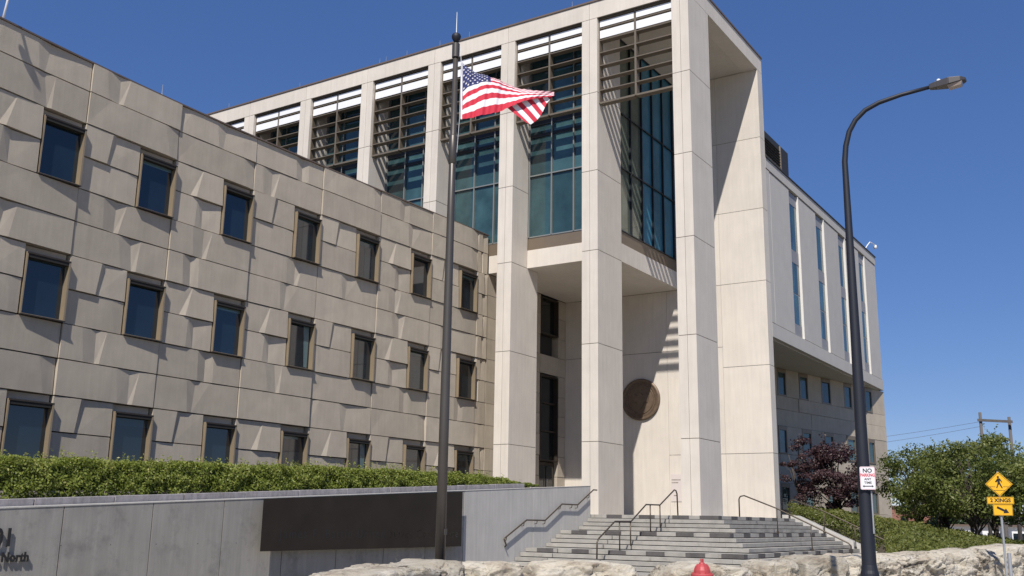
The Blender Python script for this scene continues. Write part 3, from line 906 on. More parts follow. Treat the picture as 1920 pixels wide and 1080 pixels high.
for i in range(17):
    y = 7.2 + i * 1.204
    if 18.4 < y < 27.9: continue
    m_ = MB(); m_.prism([(y + .012 * math.cos(k), -.66 + .003 * i + .012 * math.sin(k)) for k in (0, 1.05, 2.1, 3.14, 4.2, 5.25)], 0, XWALL + .0005, XWALL + .002)
    m_.build('tie_hole', 'gap', cw)
# planting bed behind the wall
m_ = MB(); m_.prism([(4, wz(4) + .1), (36, wz(36) - .05), (36, G), (4, G)], 0, -27.2, XWALL - .76); struct(m_.build('planting_bed', 'soil'))

# sign plate standing off the wall, lettering cut right through it
sg = thing('bronze_sign_plate', 'long dark bronze plate with cut-out lettering standing off the low concrete wall', 'sign', (XWALL + .25, 23, 0))
PZ = -.52
def text_w(body, size, off=0.0, space=1.0):
    v, f = text_mesh(body, size, 0, 'LEFT', bold=off, space=space); xs = [q[0] for q in v]; return v, f, min(xs), max(xs)
FULL = 'James F. Battin United States Courthouse'
w1_ = text_w(FULL, .34, 0, 1.0)[3]; w2_ = text_w(FULL, .34, 0, 1.5)[3]
SPC = 1.0 + .5 * (7.9 - w1_) / (w2_ - w1_)
b2 = text_w('States Courthouse', .34, 0, SPC)[3]
Y_START = 19.25
def cut_plate():
    c = bpy.data.curves.new('p', 'FONT'); c.body = 'States Courthouse'; c.size = .34
    c.align_x = 'LEFT'; c.offset = .008; c.space_character = SPC
    o = bpy.data.objects.new('p', c); COL.objects.link(o)
    bpy.context.view_layer.objects.active = o; o.select_set(True)
    bpy.ops.object.convert(target='CURVE')
    cu = o.data
    cu.dimensions = '2D'
    Y0, Y1 = 18.62, 27.34
    oy, oz = Y_START + 7.9 - b2, PZ
    pts = [(Y0 - oy, -.83 - oz), (Y1 - oy, -.80 - oz), (Y1 - oy, .915 - oz), (Y0 - oy, .455 - oz)]
    sp = cu.splines.new('POLY'); sp.points.add(3)
    for p, q in zip(sp.points, pts): p.co = (q[0], q[1], 0, 1)
    sp.use_cyclic_u = True
    cu.extrude = .001; cu.fill_mode = 'BOTH'
    cu.resolution_u = 3
    me = bpy.data.meshes.new_from_object(o)
    bpy.data.objects.remove(o)
    v = [(XWALL + .25 + p.co.z, oy + p.co.x, oz + p.co.y) for p in me.vertices]
    f = [tuple(p.vertices) for p in me.polygons]
    m_ = MB(); m_.poly(v, f)
    return m_.build('plate', 'plate', sg)
po_ = cut_plate()
v, f, _, _ = text_w('James F. Battin United', .34, -.004, SPC)
m_ = MB(); put_local(m_, v, f, Vector((XWALL + .2535, Y_START, PZ + .10)), Vector((0, 1, 0)), Vector((0, 0, 1)), Vector((1, 0, 0)))
m_.build('lettering', 'letter', po_, kind='stuff')
m_ = MB()
for y in (19.5, 22.0, 24.5, 26.8):
    m_.box(XWALL + .001, XWALL + .243, y, y + .05, .1, .16); m_.box(XWALL + .001, XWALL + .243, y, y + .05, -.72, -.66)
m_.build('bracket', 'plate', sg)
# street number and street name letters on the wall
for body, size, yl, zc in (('2601', .50, 12.13, -.49), ('2nd Avenue North', .255, 12.50, -.865)):
    v, f = text_mesh(body, size, .012, 'RIGHT', bold=.008, sx=.88, space=1.04)
    m_ = MB(); put_local(m_, v, f, Vector((XWALL + .05, yl, zc)), Vector((0, 1, 0)), Vector((0, 0, 1)), Vector((1, 0, 0)))
    nm, lb = ('house_number', 'dark raised numerals 2601 on the concrete wall at the left edge') if body == '2601' else ('street_name_lettering', 'dark raised lettering 2nd Avenue North below the numerals on the concrete wall')
    tag(m_.build(nm, 'letter'), lb, 'lettering')
# ------------------------------------------------------------------ handrails
def rail_thing(label, path_y, path_z, x, posts=(), brackets=(), rad=.027, endloop=True):
    t = thing('handrail', label, 'handrail', (x, path_y[0], path_z[0]), 'handrails of the entrance stairs')
    m_ = MB(); m_.tube([(x, y, z) for y, z in zip(path_y, path_z)], rad, 10); m_.build('rail', 'rail', t, smooth=True)
    for (y, zt, zb) in posts:
        m_ = MB(); m_.tube([(x, y, zb), (x, y, zt)], rad * .9, 8); m_.build('post', 'rail', t, smooth=True)
    return t
# wall-mounted rail
t = thing('handrail', 'bronze handrail stepping down the side of the pale concrete wall', 'handrail', (-19.6, 33, 0), 'handrails of the entrance stairs')
WX = XWALL + .11
m_ = MB(); m_.tube([(WX, 36.95, 1.30), (WX, 36.66, 1.30), (WX, 35.35, .68), (WX, 34.12, .68), (WX, 32.87, .06), (WX, 31.57, .06), (WX, 30.15, -.56), (WX, 30.10, -.60), (WX, 30.24, -.80), (XWALL + .02, 30.3, -.86)], .028, 10)
m_.build('rail', 'rail', t, smooth=True)
for y, z in ((36.3, 1.10), (35.35, .68), (34.9, .68), (34.0, .62), (32.87, .06), (32.3, .06), (31.4, -.02), (30.25, -.52)):
    m_ = MB(); m_.tube([(XWALL, y, z - .13), (WX - .02, y, z - .12), (WX, y, z - .02)], .014, 6); m_.build('bracket', 'rail', t)
# rail up the front flight
t = rail_thing('bronze handrail with slender posts climbing the middle of the front steps', [36.95, 36.90, 36.80, 36.66, 35.30, 34.10, 32.85, 31.60, 30.42, 30.30, 30.28],
               [.34, 1.15, 1.27, 1.29, .69, .68, .07, .06, -.50, -.62, -1.16], -16.06,
               [(35.30, .69, -.14), (34.45, .68, -.29), (32.80, .06, -.76), (31.95, .06, -.91)])
def side_rail(y, label):
    t = thing('handrail', label, 'handrail', (-13, y, 0), 'handrails of the entrance stairs')
    m_ = MB(); m_.tube([(-14.42, y, .33), (-14.42, y, 1.02), (-14.36, y, 1.12), (-14.2, y, 1.15), (-12.90, y, .66), (-11.60, y, .06), (-10.25, y, -.58), (-10.15, y, -.68), (-10.15, y, -1.55)], .027, 10)
    m_.build('rail', 'rail', t, smooth=True)
    for x, zt, zb in ((-12.90, .66, -.29), (-11.60, .06, -.91)):
        m_ = MB(); m_.tube([(x, y, zb), (x, y, zt)], .021, 8); m_.build('post', 'rail', t, smooth=True)
        m_ = MB(); m_.tube([(x, y, zb), (x, y, zb + .10)], .045, 10); m_.build('post_collar', 'rail', t)
side_rail(39.22, 'bronze handrail running down the side steps across the face of the wide cream pier')
side_rail(45.6, 'bronze handrail along the far edge of the side steps against the green shrubs')

# ------------------------------------------------------------------ flagpole and flag
PX, PY = -12.33, 16.62
fp = thing('flagpole', 'tall dark bronze flagpole with ball finial standing in front of the stone wing', 'flagpole', (PX, PY, G))
m_ = MB(); m_.tube([(PX, PY, G), (PX, PY, 2.0), (PX, PY, 6.3), (PX, PY, 10.05)], [.108, .100, .082, .056], 24); m_.build('shaft', 'pole', fp, smooth=True)
m_ = MB(); m_.lathe([(.13, 0), (.20, .02), (.2, .12), (.14, .2), (.112, .22)], (PX, PY, G + .1), 24); m_.build('base_collar', 'pole', fp)
m_ = MB(); m_.tube([(PX, PY, 10.05), (PX, PY, 10.38)], .085, 20); m_.build('truck_cap', 'pole', fp)
m_ = MB(); m_.lathe([(.02, -.14), (.055, -.12), (.10, -.03), (.105, .02), (.09, .06), (.04, .095), (.01, .10)], (PX, PY, 10.55), 20); m_.build('ball_finial', 'lamp', fp, smooth=True)
m_ = MB(); m_.tube([(PX, PY, 10.6), (PX, PY, 11.16)], [.014, .006], 6); m_.build('lightning_tip', 'galv', fp)
m_ = MB(); m_.lathe([(.07, -.35), (.088, -.33), (.092, 0), (.088, .3), (.07, .33)], (PX, PY, 7.88), 16); m_.build('winch_sleeve', 'pole', fp, smooth=True)
m_ = MB(); m_.tube([(PX + .10, PY + .03, 10.3), (PX + .13, PY + .04, 9.9), (PX + .12, PY + .05, 8.6), (PX + .09, PY + .03, 7.8)], .007, 5); m_.build('halyard', 'galv', fp)
m_ = MB(); m_.box(PX - .02, PX + .13, PY - .03, PY + .04, G + 1.4, G + 1.52); m_.build('cleat', 'pole', fp)

fl = thing('national_flag', 'red, white and blue stars and stripes flag blowing out from the flagpole', 'flag', (PX + .12, PY, 9.2))
HD = 20.72
EXF = Vector((RIGHT.x, RIGHT.y, 0)).normalized(); NF = Vector((-EXF.y, EXF.x, 0))     # along the fly / away from the eye
def fpt(px, py, d=0.0):
    r = ray(px, py); o = Vector((PX, PY, 0))
    t = (o - Vector((0, 0, 0))).dot(NF) / r.dot(NF)
    return r * t + NF * d
def lerp_path(path, u):
    L = [0]
    for a, b in zip(path[:-1], path[1:]): L.append(L[-1] + math.hypot(b[0] - a[0], b[1] - a[1]))
    s = u * L[-1]
    for i in range(len(path) - 1):
        if s <= L[i + 1] or i == len(path) - 2:
            k = (s - L[i]) / (L[i + 1] - L[i]); return (path[i][0] + (path[i + 1][0] - path[i][0]) * k, path[i][1] + (path[i + 1][1] - path[i][1]) * k)
TOP = [(866, 117), (876, 125), (886, 132), (896, 136.5), (906, 140), (922, 146), (937, 151), (951, 156), (972, 164), (1000, 170), (1020, 171), (1039, 171)]
BOT = [(865, 223.6), (880, 221.5), (898, 218), (916, 214), (933, 209.6), (954, 201), (970, 195), (986, 190), (1003, 185.5), (1021, 181.5), (1039, 179.8)]
def cloth(u, v, off=0.0):
    a = lerp_path(TOP, u); b = lerp_path(BOT, u)
    v = v ** (1 + 6.6 * min(u, .34))
    x = a[0] + (b[0] - a[0]) * v; y = a[1] + (b[1] - a[1]) * v
    amp = .035 * min(1, u * 4)
    d = amp * math.sin(u * 13 + v * 2.2) + .022 * math.sin(u * 41 + v * 3) * min(1, u * 8) * max(0, 1 - u * 1.15) + .012 * math.sin(u * 97 + v * 9) + .02 * math.sin(v * 3 + u * 2) * u
    return fpt(x, y, d + off)
NU, NS = 72, 4
m_ = MB(); cm = [2, 1]  # slots: 0 blue 1 white 2 red
UC = .32
P = []; F = []; Mi = []
NV = 13 * NS
for i in range(NU + 1):
    for j in range(NV + 1):
        P.append(cloth(i / NU, j / NV))
for i in range(NU):
    for j in range(NV):
        s = j // NS
        a = i * (NV + 1) + j
        F.append((a, a + NV + 1, a + NV + 2, a + 1))
        if i / NU < UC and s < 7: Mi.append(0)
        else: Mi.append(2 if s % 2 == 0 else 1)
# folded-over lower corner, seen behind the main cloth
SA = [(948, 197), (968, 189), (988, 183), (1012, 177.5), (1035, 174)]
SB = [(986, 227.5), (995, 231.5), (1007, 222.5), (1015, 212.5), (1025.6, 191), (1037, 178)]
b0 = len(P); NFU, NFV = 14, 36
for i in range(NFU + 1):
    for j in range(NFV + 1):
        u, v = i / NFU, j / NFV
        a = lerp_path(SA, v); b = lerp_path(SB, v)
        P.append(fpt(a[0] + (b[0] - a[0]) * u, a[1] + (b[1] - a[1]) * u, .07 + .015 * math.sin(u * 5 + v * 6)))
for i in range(NFU):
    for j in range(NFV):
        a = b0 + i * (NFV + 1) + j
        F.append((a, a + NFV + 1, a + NFV + 2, a + 1)); Mi.append(2 if (j // 4) % 2 == 0 else 1)
me = bpy.data.meshes.new('cloth'); me.from_pydata(P, [], F)
for k in ('flagblue', 'flagwhite', 'flagred'): me.materials.append(M[k])
me.polygons.foreach_set('material_index', Mi); me.polygons.foreach_set('use_smooth', [True] * len(F)); me.update()
co_ = bpy.data.objects.new('cloth', me); COL.objects.link(co_); attach(co_, fl)
st = MB()
for r_ in range(9):
    n_ = 6 if r_ % 2 == 0 else 5
    for c_ in range(n_):
        u0 = UC * ((c_ + .5) / 6 if n_ == 6 else (c_ + 1) / 6); v0 = (7 / 13) * (r_ + .6) / 9.2
        pts = []
        for k in range(10):
            a = math.pi / 2 + k * math.pi / 5; rr_ = 1 if k % 2 == 0 else .42
            pts.append(cloth(u0 + math.cos(a) * rr_ * .0135, v0 - math.sin(a) * rr_ * .0245, -.012))
        st.poly(pts, [tuple(range(10))])
so2 = st.build('stars', 'flagwhite', co_, kind='stuff')
m_ = MB(); q = [cloth(0, v / 20, -.004) for v in range(21)]
m_.tube(q, .022, 6); m_.build('header_band', 'flagwhite', fl)
# ------------------------------------------------------------------ street lamp with no-parking sign
LX, LY = -4.37, 17.97
lp = thing('street_lamp', 'tall dark street lamp with curved arm reaching right over the shrubs', 'street lamp', (LX, LY, G))
m_ = MB(); m_.tube([(LX, LY, G + .1), (LX, LY, -.6), (LX + .01, LY, 5.6), (LX + .01, LY, 6.55), (LX + .045, LY + .005, 6.85), (LX + .12, LY + .01, 7.12), (LX + .24, LY + .03, 7.33), (LX + .42, LY + .06, 7.50), (LX + .66, LY + .1, 7.61), (LX + 1.05, LY + .18, 7.71), (-2.86, LY + .31, 7.80)],
                   [.128, .12, .062, .052, .05, .048, .046, .044, .042, .038, .034], 20); m_.build('pole', 'lamp', lp, smooth=True)
m_ = MB(); m_.lathe([(.25, 0), (.25, .10), (.19, .16), (.17, .62), (.15, .85), (.135, .90), (.125, .98)], (LX, LY, G + .08), 24); m_.build('base_cover', 'lamp', lp, smooth=False, bevel=.006)
hx, hy, hz = -2.86, LY + .31, 7.80
m_ = MB()
for t0, t1, w0, w1, h0, h1 in ((0, .12, .05, .08, .05, .065), (.12, .34, .08, .13, .065, .075), (.34, .54, .13, .12, .075, .05), (.54, .62, .12, .06, .05, .025)):
    P = []
    for t_, w_, h_ in ((t0, w0, h0), (t1, w1, h1)):
        for a, b in ((-1, -1), (1, -1), (1, 1), (-1, 1)):
            P.append((hx + t_ * .98, hy + t_ * .16 + a * w_, hz + t_ * .08 + b * h_ * (.9 if b > 0 else .8)))
    m_.poly(P, [(0, 3, 2, 1), (4, 5, 6, 7), (0, 1, 5, 4), (1, 2, 6, 5), (2, 3, 7, 6), (3, 0, 4, 7)])
m_.build('lamp_head', 'lamphead', lp, bevel=.008)
m_ = MB(); m_.poly([(hx + .30, hy - .04, hz - .03), (hx + .55, hy - .02, hz - .0), (hx + .55, hy + .16, hz - .0), (hx + .30, hy + .15, hz - .03), (hx + .32, hy - .02, hz - .085), (hx + .53, hy, hz - .06), (hx + .53, hy + .14, hz - .06), (hx + .32, hy + .13, hz - .085)],
                   [(0, 1, 2, 3), (4, 7, 6, 5), (0, 4, 5, 1), (1, 5, 6, 2), (2, 6, 7, 3), (3, 7, 4, 0)]); m_.build('lens', 'lens', lp)
m_ = MB(); m_.lathe([(.035, 0), (.035, .07), (.02, .085)], (hx + .16, hy + .02, hz + .045), 12); m_.build('photocell', 'white', lp)
m_ = MB(); m_.tube([(LX + .125, LY - .06, -.1), (LX + .125, LY - .06, .60)], .014, 8); m_.build('conduit', 'galv', lp)

def round_rect(w, h, r, n=5):
    o = []
    for cx_, cy_, a0 in ((w / 2 - r, h / 2 - r, 0), (-w / 2 + r, h / 2 - r, 90), (-w / 2 + r, -h / 2 + r, 180), (w / 2 - r, -h / 2 + r, 270)):
        for k in range(n + 1):
            a = math.radians(a0 + 90 * k / n); o.append((cx_ + r * math.cos(a), cy_ + r * math.sin(a)))
    return o
def plate2(mb, pts, o, ex, ey, ez, d0, d1, mi=0):
    n = len(pts)
    P = [o + ex * a + ey * b + ez * d0 for a, b in pts] + [o + ex * a + ey * b + ez * d1 for a, b in pts]
    fs = [tuple(range(n - 1, -1, -1)), tuple(range(n, 2 * n))] + [(i, (i + 1) % n, n + (i + 1) % n, n + i) for i in range(n)]
    mb.poly(P, fs, mi)
def facing(p):
    ez = Vector((-p.x, -p.y, 0)).normalized(); ey = Vector((0, 0, 1)); ex = ey.cross(ez)
    return ex, ey, ez
c0 = Vector((LX + .095, LY - .13, .815)); ex, ey, ez = facing(c0)
ns = thing('no_parking_sign', 'white and red no parking any time sign strapped to the street lamp pole', 'street sign', c0)
m_ = MB(); plate2(m_, round_rect(.245, .385, .026), c0, ex, ey, ez, 0, .004); b_ = m_.build('sign_face', 'signwhite', ns)
m_ = MB()
rim = round_rect(.233, .373, .022); inr = round_rect(.225, .365, .019)
n = len(rim)
P = [c0 + ex * a + ey * b + ez * .0045 for a, b in rim] + [c0 + ex * a + ey * b + ez * .0045 for a, b in inr]
m_.poly(P, [(i, (i + 1) % n, n + (i + 1) % n, n + i) for i in range(n)])
m_.build('border', 'red', b_)
for body, size, y, mt, sx in (('NO', .095, .122, 'black', 1.0), ('PARKING', .070, .048, 'red', .80), ('ANY', .054, -.018, 'black', 1.0), ('TIME', .054, -.078, 'black', 1.05)):
    v, f = text_mesh(body, size, .0008, bold=.0024 if size > .06 else .001, sx=sx)
    m_ = MB(); put_local(m_, v, f, c0 + ez * .0055 + ey * y, ex, ey, ez); m_.build('lettering', mt, b_)
m_ = MB()
ar = [(-.09, 0), (-.06, .02), (-.06, .007), (.06, .007), (.06, .02), (.09, 0), (.06, -.02), (.06, -.007), (-.06, -.007), (-.06, -.02)]
plate2(m_, ar, c0 + ey * -.135, ex, ey, ez, .0048, .006); m_.build('arrow', 'black', b_)
m_ = MB(); m_.tube([c0 + ey * .12 - ez * .01 - ex * .09, c0 + ey * .12 - ez * .14, c0 + ey * .12 - ez * .01 + ex * .09], .008, 6); m_.build('strap', 'galv', ns)

# ------------------------------------------------------------------ pedestrian crossing sign
SX, SY = -4.03, 31.75
cs = thing('crossing_sign', 'yellow diamond pedestrian crossing sign with 2 XINGS and arrow plates on a grey post', 'street sign', (SX, SY, G))
top = 1.60
m_ = MB(); m_.tube([(SX, SY, G), (SX, SY, top)], .032, 10); m_.build('post', 'galv', cs)
m_ = MB(); m_.tube([(SX + .10, SY + .05, G), (SX + .10, SY + .05, G + 1.05)], .055, 10); m_.build('post_sleeve', 'galv', cs)
c1 = Vector((SX + .02, SY - .06, 1.25)); ex, ey, ez = facing(c1); ex = ex * .87; ey = ey * .87
hh = .395
m_ = MB(); plate2(m_, [(hh * 1.02, 0), (0, hh), (-hh * 1.02, 0), (0, -hh)], c1, ex, ey, ez, 0, .004); d_ = m_.build('diamond_plate', 'yellow', cs, bevel=.004)
m_ = MB()
o_ = [(hh * .96, 0), (0, hh * .94), (-hh * .96, 0), (0, -hh * .94)]; i_ = [(hh * .915, 0), (0, hh * .895), (-hh * .915, 0), (0, -hh * .895)]
P = [c1 + ex * a + ey * b + ez * .006 for a, b in o_ + i_]
m_.poly(P, [(k, (k + 1) % 4, 4 + (k + 1) % 4, 4 + k) for k in range(4)]); m_.build('border', 'black', d_)
m_ = MB()
circ = [(-.012 + .034 * math.cos(2 * math.pi * k / 14), .225 + .034 * math.sin(2 * math.pi * k / 14)) for k in range(14)]
plate2(m_, circ, c1, ex, ey, ez, .0045, .007); m_.build('walking_figure_head', 'black', d_)
fig = [(-.03, .185), (.035, .185), (.075, .125), (.10, .06), (.082, .05), (.052, .10), (.036, .125), (.034, .05), (.065, -.03), (.105, -.125), (.075, -.135), (.028, -.045), (.004, .0), (-.03, -.05), (-.058, -.13), (-.09, -.12),
       (-.055, -.03), (-.035, .04), (-.04, .11), (-.075, .075), (-.105, .085), (-.11, .07), (-.07, .055), (-.06, .10)]
fig = [(a, b) for a, b in fig]
m_ = MB(); plate2(m_, fig, c1, ex, ey, ez, .0045, .007); m_.build('walking_figure', 'black', d_)
m_ = MB()
for y_, a_, b_2 in ((-.085, -.27, -.11), (-.085, .12, .27), (-.20, -.15, .15)):
    plate2(m_, [(a_, y_ - .007), (b_2, y_ - .007), (b_2, y_ + .007), (a_, y_ + .007)], c1, ex, ey, ez, .0045, .006)
m_.build('crosswalk_lines', 'black', d_, kind='stuff')
c2 = c1 - ey * .52
m_ = MB(); plate2(m_, round_rect(.78, .225, .02), c2, ex, ey, ez, 0, .004); d2 = m_.build('text_plate', 'yellow', cs)
v, f = text_mesh('2 XINGS', .165, .0008, bold=.006, sx=.98)
m_ = MB(); put_local(m_, v, f, c2 + ez * .0055, ex, ey, ez); m_.build('lettering', 'black', d2)
m_ = MB(); rim = round_rect(.755, .20, .018); inr = round_rect(.740, .185, .014); n = len(rim)
m_.poly([c2 + ex * a + ey * b + ez * .0055 for a, b in rim + inr], [(i, (i + 1) % n, n + (i + 1) % n, n + i) for i in range(n)]); m_.build('border', 'black', d2)
c3 = c1 - ey * .82 + ex * .05
m_ = MB(); plate2(m_, round_rect(.565, .345, .02), c3, ex, ey, ez, 0, .004); d3 = m_.build('arrow_plate', 'yellow', cs)
m_ = MB(); rim = round_rect(.545, .325, .018); inr = round_rect(.528, .308, .014); n = len(rim)
m_.poly([c3 + ex * a + ey * b + ez * .0055 for a, b in rim + inr], [(i, (i + 1) % n, n + (i + 1) % n, n + i) for i in range(n)]); m_.build('border', 'black', d3)
an = math.radians(-28); ca, sa = math.cos(an), math.sin(an)
ar = [(-.19, .035), (.05, .035), (.05, .09), (.20, 0), (.05, -.09), (.05, -.035), (-.19, -.035)]
ar = [(a * ca - b * sa, a * sa + b * ca) for a, b in ar]
m_ = MB(); plate2(m_, ar, c3, ex, ey, ez, .0045, .006); m_.build('arrow', 'black', d3)

# ------------------------------------------------------------------ fire hydrant
HX, HY = -6.44, 15.73
hz0 = G + .06
hy_ = thing('fire_hydrant', 'red fire hydrant in front of the limestone boulders', 'fire hydrant', (HX, HY, G))
H = 1.08 - .06
m_ = MB(); m_.lathe([(.15, 0), (.15, .05), (.105, .07), (.10, .45), (.115, .62), (.115, .74)], (HX, HY, hz0), 28); m_.build('barrel', 'hydrant', hy_, smooth=False, bevel=.004)
m_ = MB(); m_.lathe([(.12, .742), (.12, .80), (.175, .805), (.18, .815), (.18, .845), (.165, .86), (.135, .865), (.132, .91), (.11, .965), (.075, 1.0), (.048, 1.01), (.04, 1.03)], (HX, HY, hz0), 28); m_.build('bonnet', 'hydrant', hy_, smooth=False, bevel=.003)
m_ = MB(); m_.prism([(HX + .03 * math.cos(a * math.pi / 2.5 + .3), HY + .03 * math.sin(a * math.pi / 2.5 + .3)) for a in range(5)], 2, hz0 + 1.03, hz0 + 1.085); m_.build('operating_nut', 'hydrant', hy_)
for k in range(8):
    a = k * math.pi / 4
    m_ = MB(); m_.tube([(HX + r_ * math.cos(a), HY + r_ * math.sin(a), hz0 + h_) for r_, h_ in ((.136, .87), (.134, .91), (.113, .965), (.078, 1.0))], .008, 5); m_.build('bonnet_rib', 'hydrant', hy_)
for k in range(8):
    a = k * math.pi / 4 + .2
    m_ = MB(); m_.tube([(HX + .155 * math.cos(a), HY + .155 * math.sin(a), hz0 + .79), (HX + .155 * math.cos(a), HY + .155 * math.sin(a), hz0 + .87)], .013, 6); m_.build('bolt', 'hydrant', hy_)
for dx, dy, r_ in ((1, 0, .055), (-1, 0, .055), (0, -1, .075)):
    m_ = MB(); m_.tube([(HX + dx * .08, HY + dy * .08, hz0 + .55), (HX + dx * .20, HY + dy * .20, hz0 + .55)], [r_, r_], 14)
    m_.tube([(HX + dx * .20, HY + dy * .20, hz0 + .55), (HX + dx * .235, HY + dy * .235, hz0 + .55)], [r_ * 1.2, r_ * 1.1], 14)
    m_.tube([(HX + dx * .235, HY + dy * .235, hz0 + .55), (HX + dx * .26, HY + dy * .26, hz0 + .55)], [.02, .02], 5); m_.build('nozzle_cap', 'hydrant', hy_)

# ------------------------------------------------------------------ limestone boulders
def horizon(px): return 984.2 + (px - 1345) * .01667
def boulder(label, ptsA, ptsB, ztop, depth, seed, shape=None):
    """a block between two plan points; ztop = heights along it"""
    A = Vector((ptsA[0], ptsA[1], 0)); B = Vector((ptsB[0], ptsB[1], 0))
    ex = (B - A); L = ex.length; ex.normalize(); ey = Vector((-ex.y, ex.x, 0))
    if ey.y < 0: ey = -ey
    A = A + ex * .10; L -= .20
    nx, ny, nz = 96, 30, 44
    g_ = {}
    V = []; F = []
    zb = G - .15
    rp = random.Random(seed * 17 + 3)
    zmid = (sum(ztop) / len(ztop) + zb) / 2
    cen = A + ex * L * .5 + ey * depth * .5 + Vector((0, 0, zmid))
    hz_ = max(ztop) - zmid
    planes = []
    for q_ in range(15):
        s_ = rp.choice([-1, -1, 1]) if q_ % 3 else -1
        nrm_ = (ex * rp.uniform(-.9, .9) + ey * s_ * rp.uniform(.5, 1) + Vector((0, 0, rp.uniform(-.25, 1.0)))).normalized()
        # support distance of the block in that direction, pulled in a little
        sup = abs(nrm_.dot(ex)) * L / 2 + abs(nrm_.dot(ey)) * depth / 2 + abs(nrm_.z) * hz_
        planes.append((nrm_, sup * rp.uniform(.74, .90)))
    for s_ in (-1, 1):
        for q_ in range(3):
            nrm_ = (ex * s_ + ey * rp.uniform(-.8, .3) + Vector((0, 0, rp.uniform(-.1, .9)))).normalized()
            sup = abs(nrm_.dot(ex)) * L / 2 + abs(nrm_.dot(ey)) * depth / 2 + abs(nrm_.z) * hz_
            planes.append((nrm_, sup * rp.uniform(.84, .95)))
    def surf(u, v, wq):
        """u along, v depth, w height, each -1..1 on a rounded box"""
        p = Vector((u, v, wq))
        q = 12.0
        n_ = (abs(u) ** q + abs(v) ** q + abs(wq) ** q) ** (1 / q)
        p = p / n_
        uu = (p.x + 1) / 2
        k = uu * (len(ztop) - 1); i = min(int(k), len(ztop) - 2); s_ = k - i
        s_ = s_ * s_ * (3 - 2 * s_)
        zt = ztop[i] * (1 - s_) + ztop[i + 1] * s_
        h = (zt - zb)
        pos = A + ex * (uu * L) + ey * ((p.y + 1) / 2 * depth) + Vector((0, 0, zb + (p.z + 1) / 2 * h))
        rel_ = pos - cen
        for nn_, dd_ in planes:
            k_ = nn_.dot(rel_)
            if k_ > dd_: rel_ = rel_ * (dd_ / k_)
        pos = cen + rel_
        sd = Vector((seed * 3.7, seed * 1.3, seed * 2.1))
        out = (ex * p.x * .5 + ey * p.y + Vector((0, 0, p.z * .55)))
        wp = pos + Vector((noise.noise(pos * 1.7 + sd), noise.noise(pos * 1.7 - sd), noise.noise(pos * 1.9 + sd * 2))) * .22
        big = noise.noise(pos * .7 + sd) * .08 + noise.noise(pos * 1.9 + sd) * .045
        # broken blocks: each cell of a warped grid is pushed in or out by its own amount
        chip = noise.voronoi(Vector((wp.x * 1.25, wp.y * 1.25, wp.z * 1.9)) + sd)
        c1_ = noise.cell(chip[1][0] * 7.3) * .07
        chip2 = noise.voronoi(Vector((wp.x * 3.2, wp.y * 3.2, wp.z * 5.0)) + sd)
        c2_ = noise.cell(chip2[1][0] * 9.1) * .04
        st_ = (wp.z * 3.6) % 1.0
        led = -.05 * max(0, 1 - st_ / .16)
        cr = noise.noise(pos * 7 + sd) * .022 + noise.noise(pos * 17 + sd) * .014 + noise.noise(pos * 35 + sd) * .008
        kz = 1 if p.z < .8 else .45
        return pos + out * ((big + led + c1_ + c2_ + cr - .03) * kz)
    def key(a, b, c): return (round(a, 4), round(b, 4), round(c, 4))
    def vid(a, b, c):
        k = key(a, b, c)
        if k not in g_:
            g_[k] = len(V); V.append(surf(a, b, c))
        return g_[k]
    lin = lambda n: [-1 + 2 * i / n for i in range(n + 1)]
    X_, Y_, Z_ = lin(nx), lin(ny), lin(nz)
    for i in range(nx):
        for j in range(nz):
            for yv, fl_ in ((-1, 0), (1, 1)):
                q = [vid(X_[i], yv, Z_[j]), vid(X_[i + 1], yv, Z_[j]), vid(X_[i + 1], yv, Z_[j + 1]), vid(X_[i], yv, Z_[j + 1])]
                F.append(tuple(q if not fl_ else q[::-1]))
        for j in range(ny):
            q = [vid(X_[i], Y_[j], 1), vid(X_[i + 1], Y_[j], 1), vid(X_[i + 1], Y_[j + 1], 1), vid(X_[i], Y_[j + 1], 1)]; F.append(tuple(q))
    for i in range(ny):
        for j in range(nz):
            for xv, fl_ in ((-1, 1), (1, 0)):
                q = [vid(xv, Y_[i], Z_[j]), vid(xv, Y_[i + 1], Z_[j]), vid(xv, Y_[i + 1], Z_[j + 1]), vid(xv, Y_[i], Z_[j + 1])]
                F.append(tuple(q if not fl_ else q[::-1]))
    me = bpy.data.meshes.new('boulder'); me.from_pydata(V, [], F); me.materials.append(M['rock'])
    me.polygons.foreach_set('use_smooth', [False] * len(F)); me.update()
    me.polygons.foreach_set('use_smooth', [True] * len(F))
    o = bpy.data.objects.new('boulder', me); COL.objects.link(o)
    return tag(o, label, 'boulder', 'limestone boulders along the pavement')
def pxz(px, py, hd):
    p = at(px, py, hd); return p
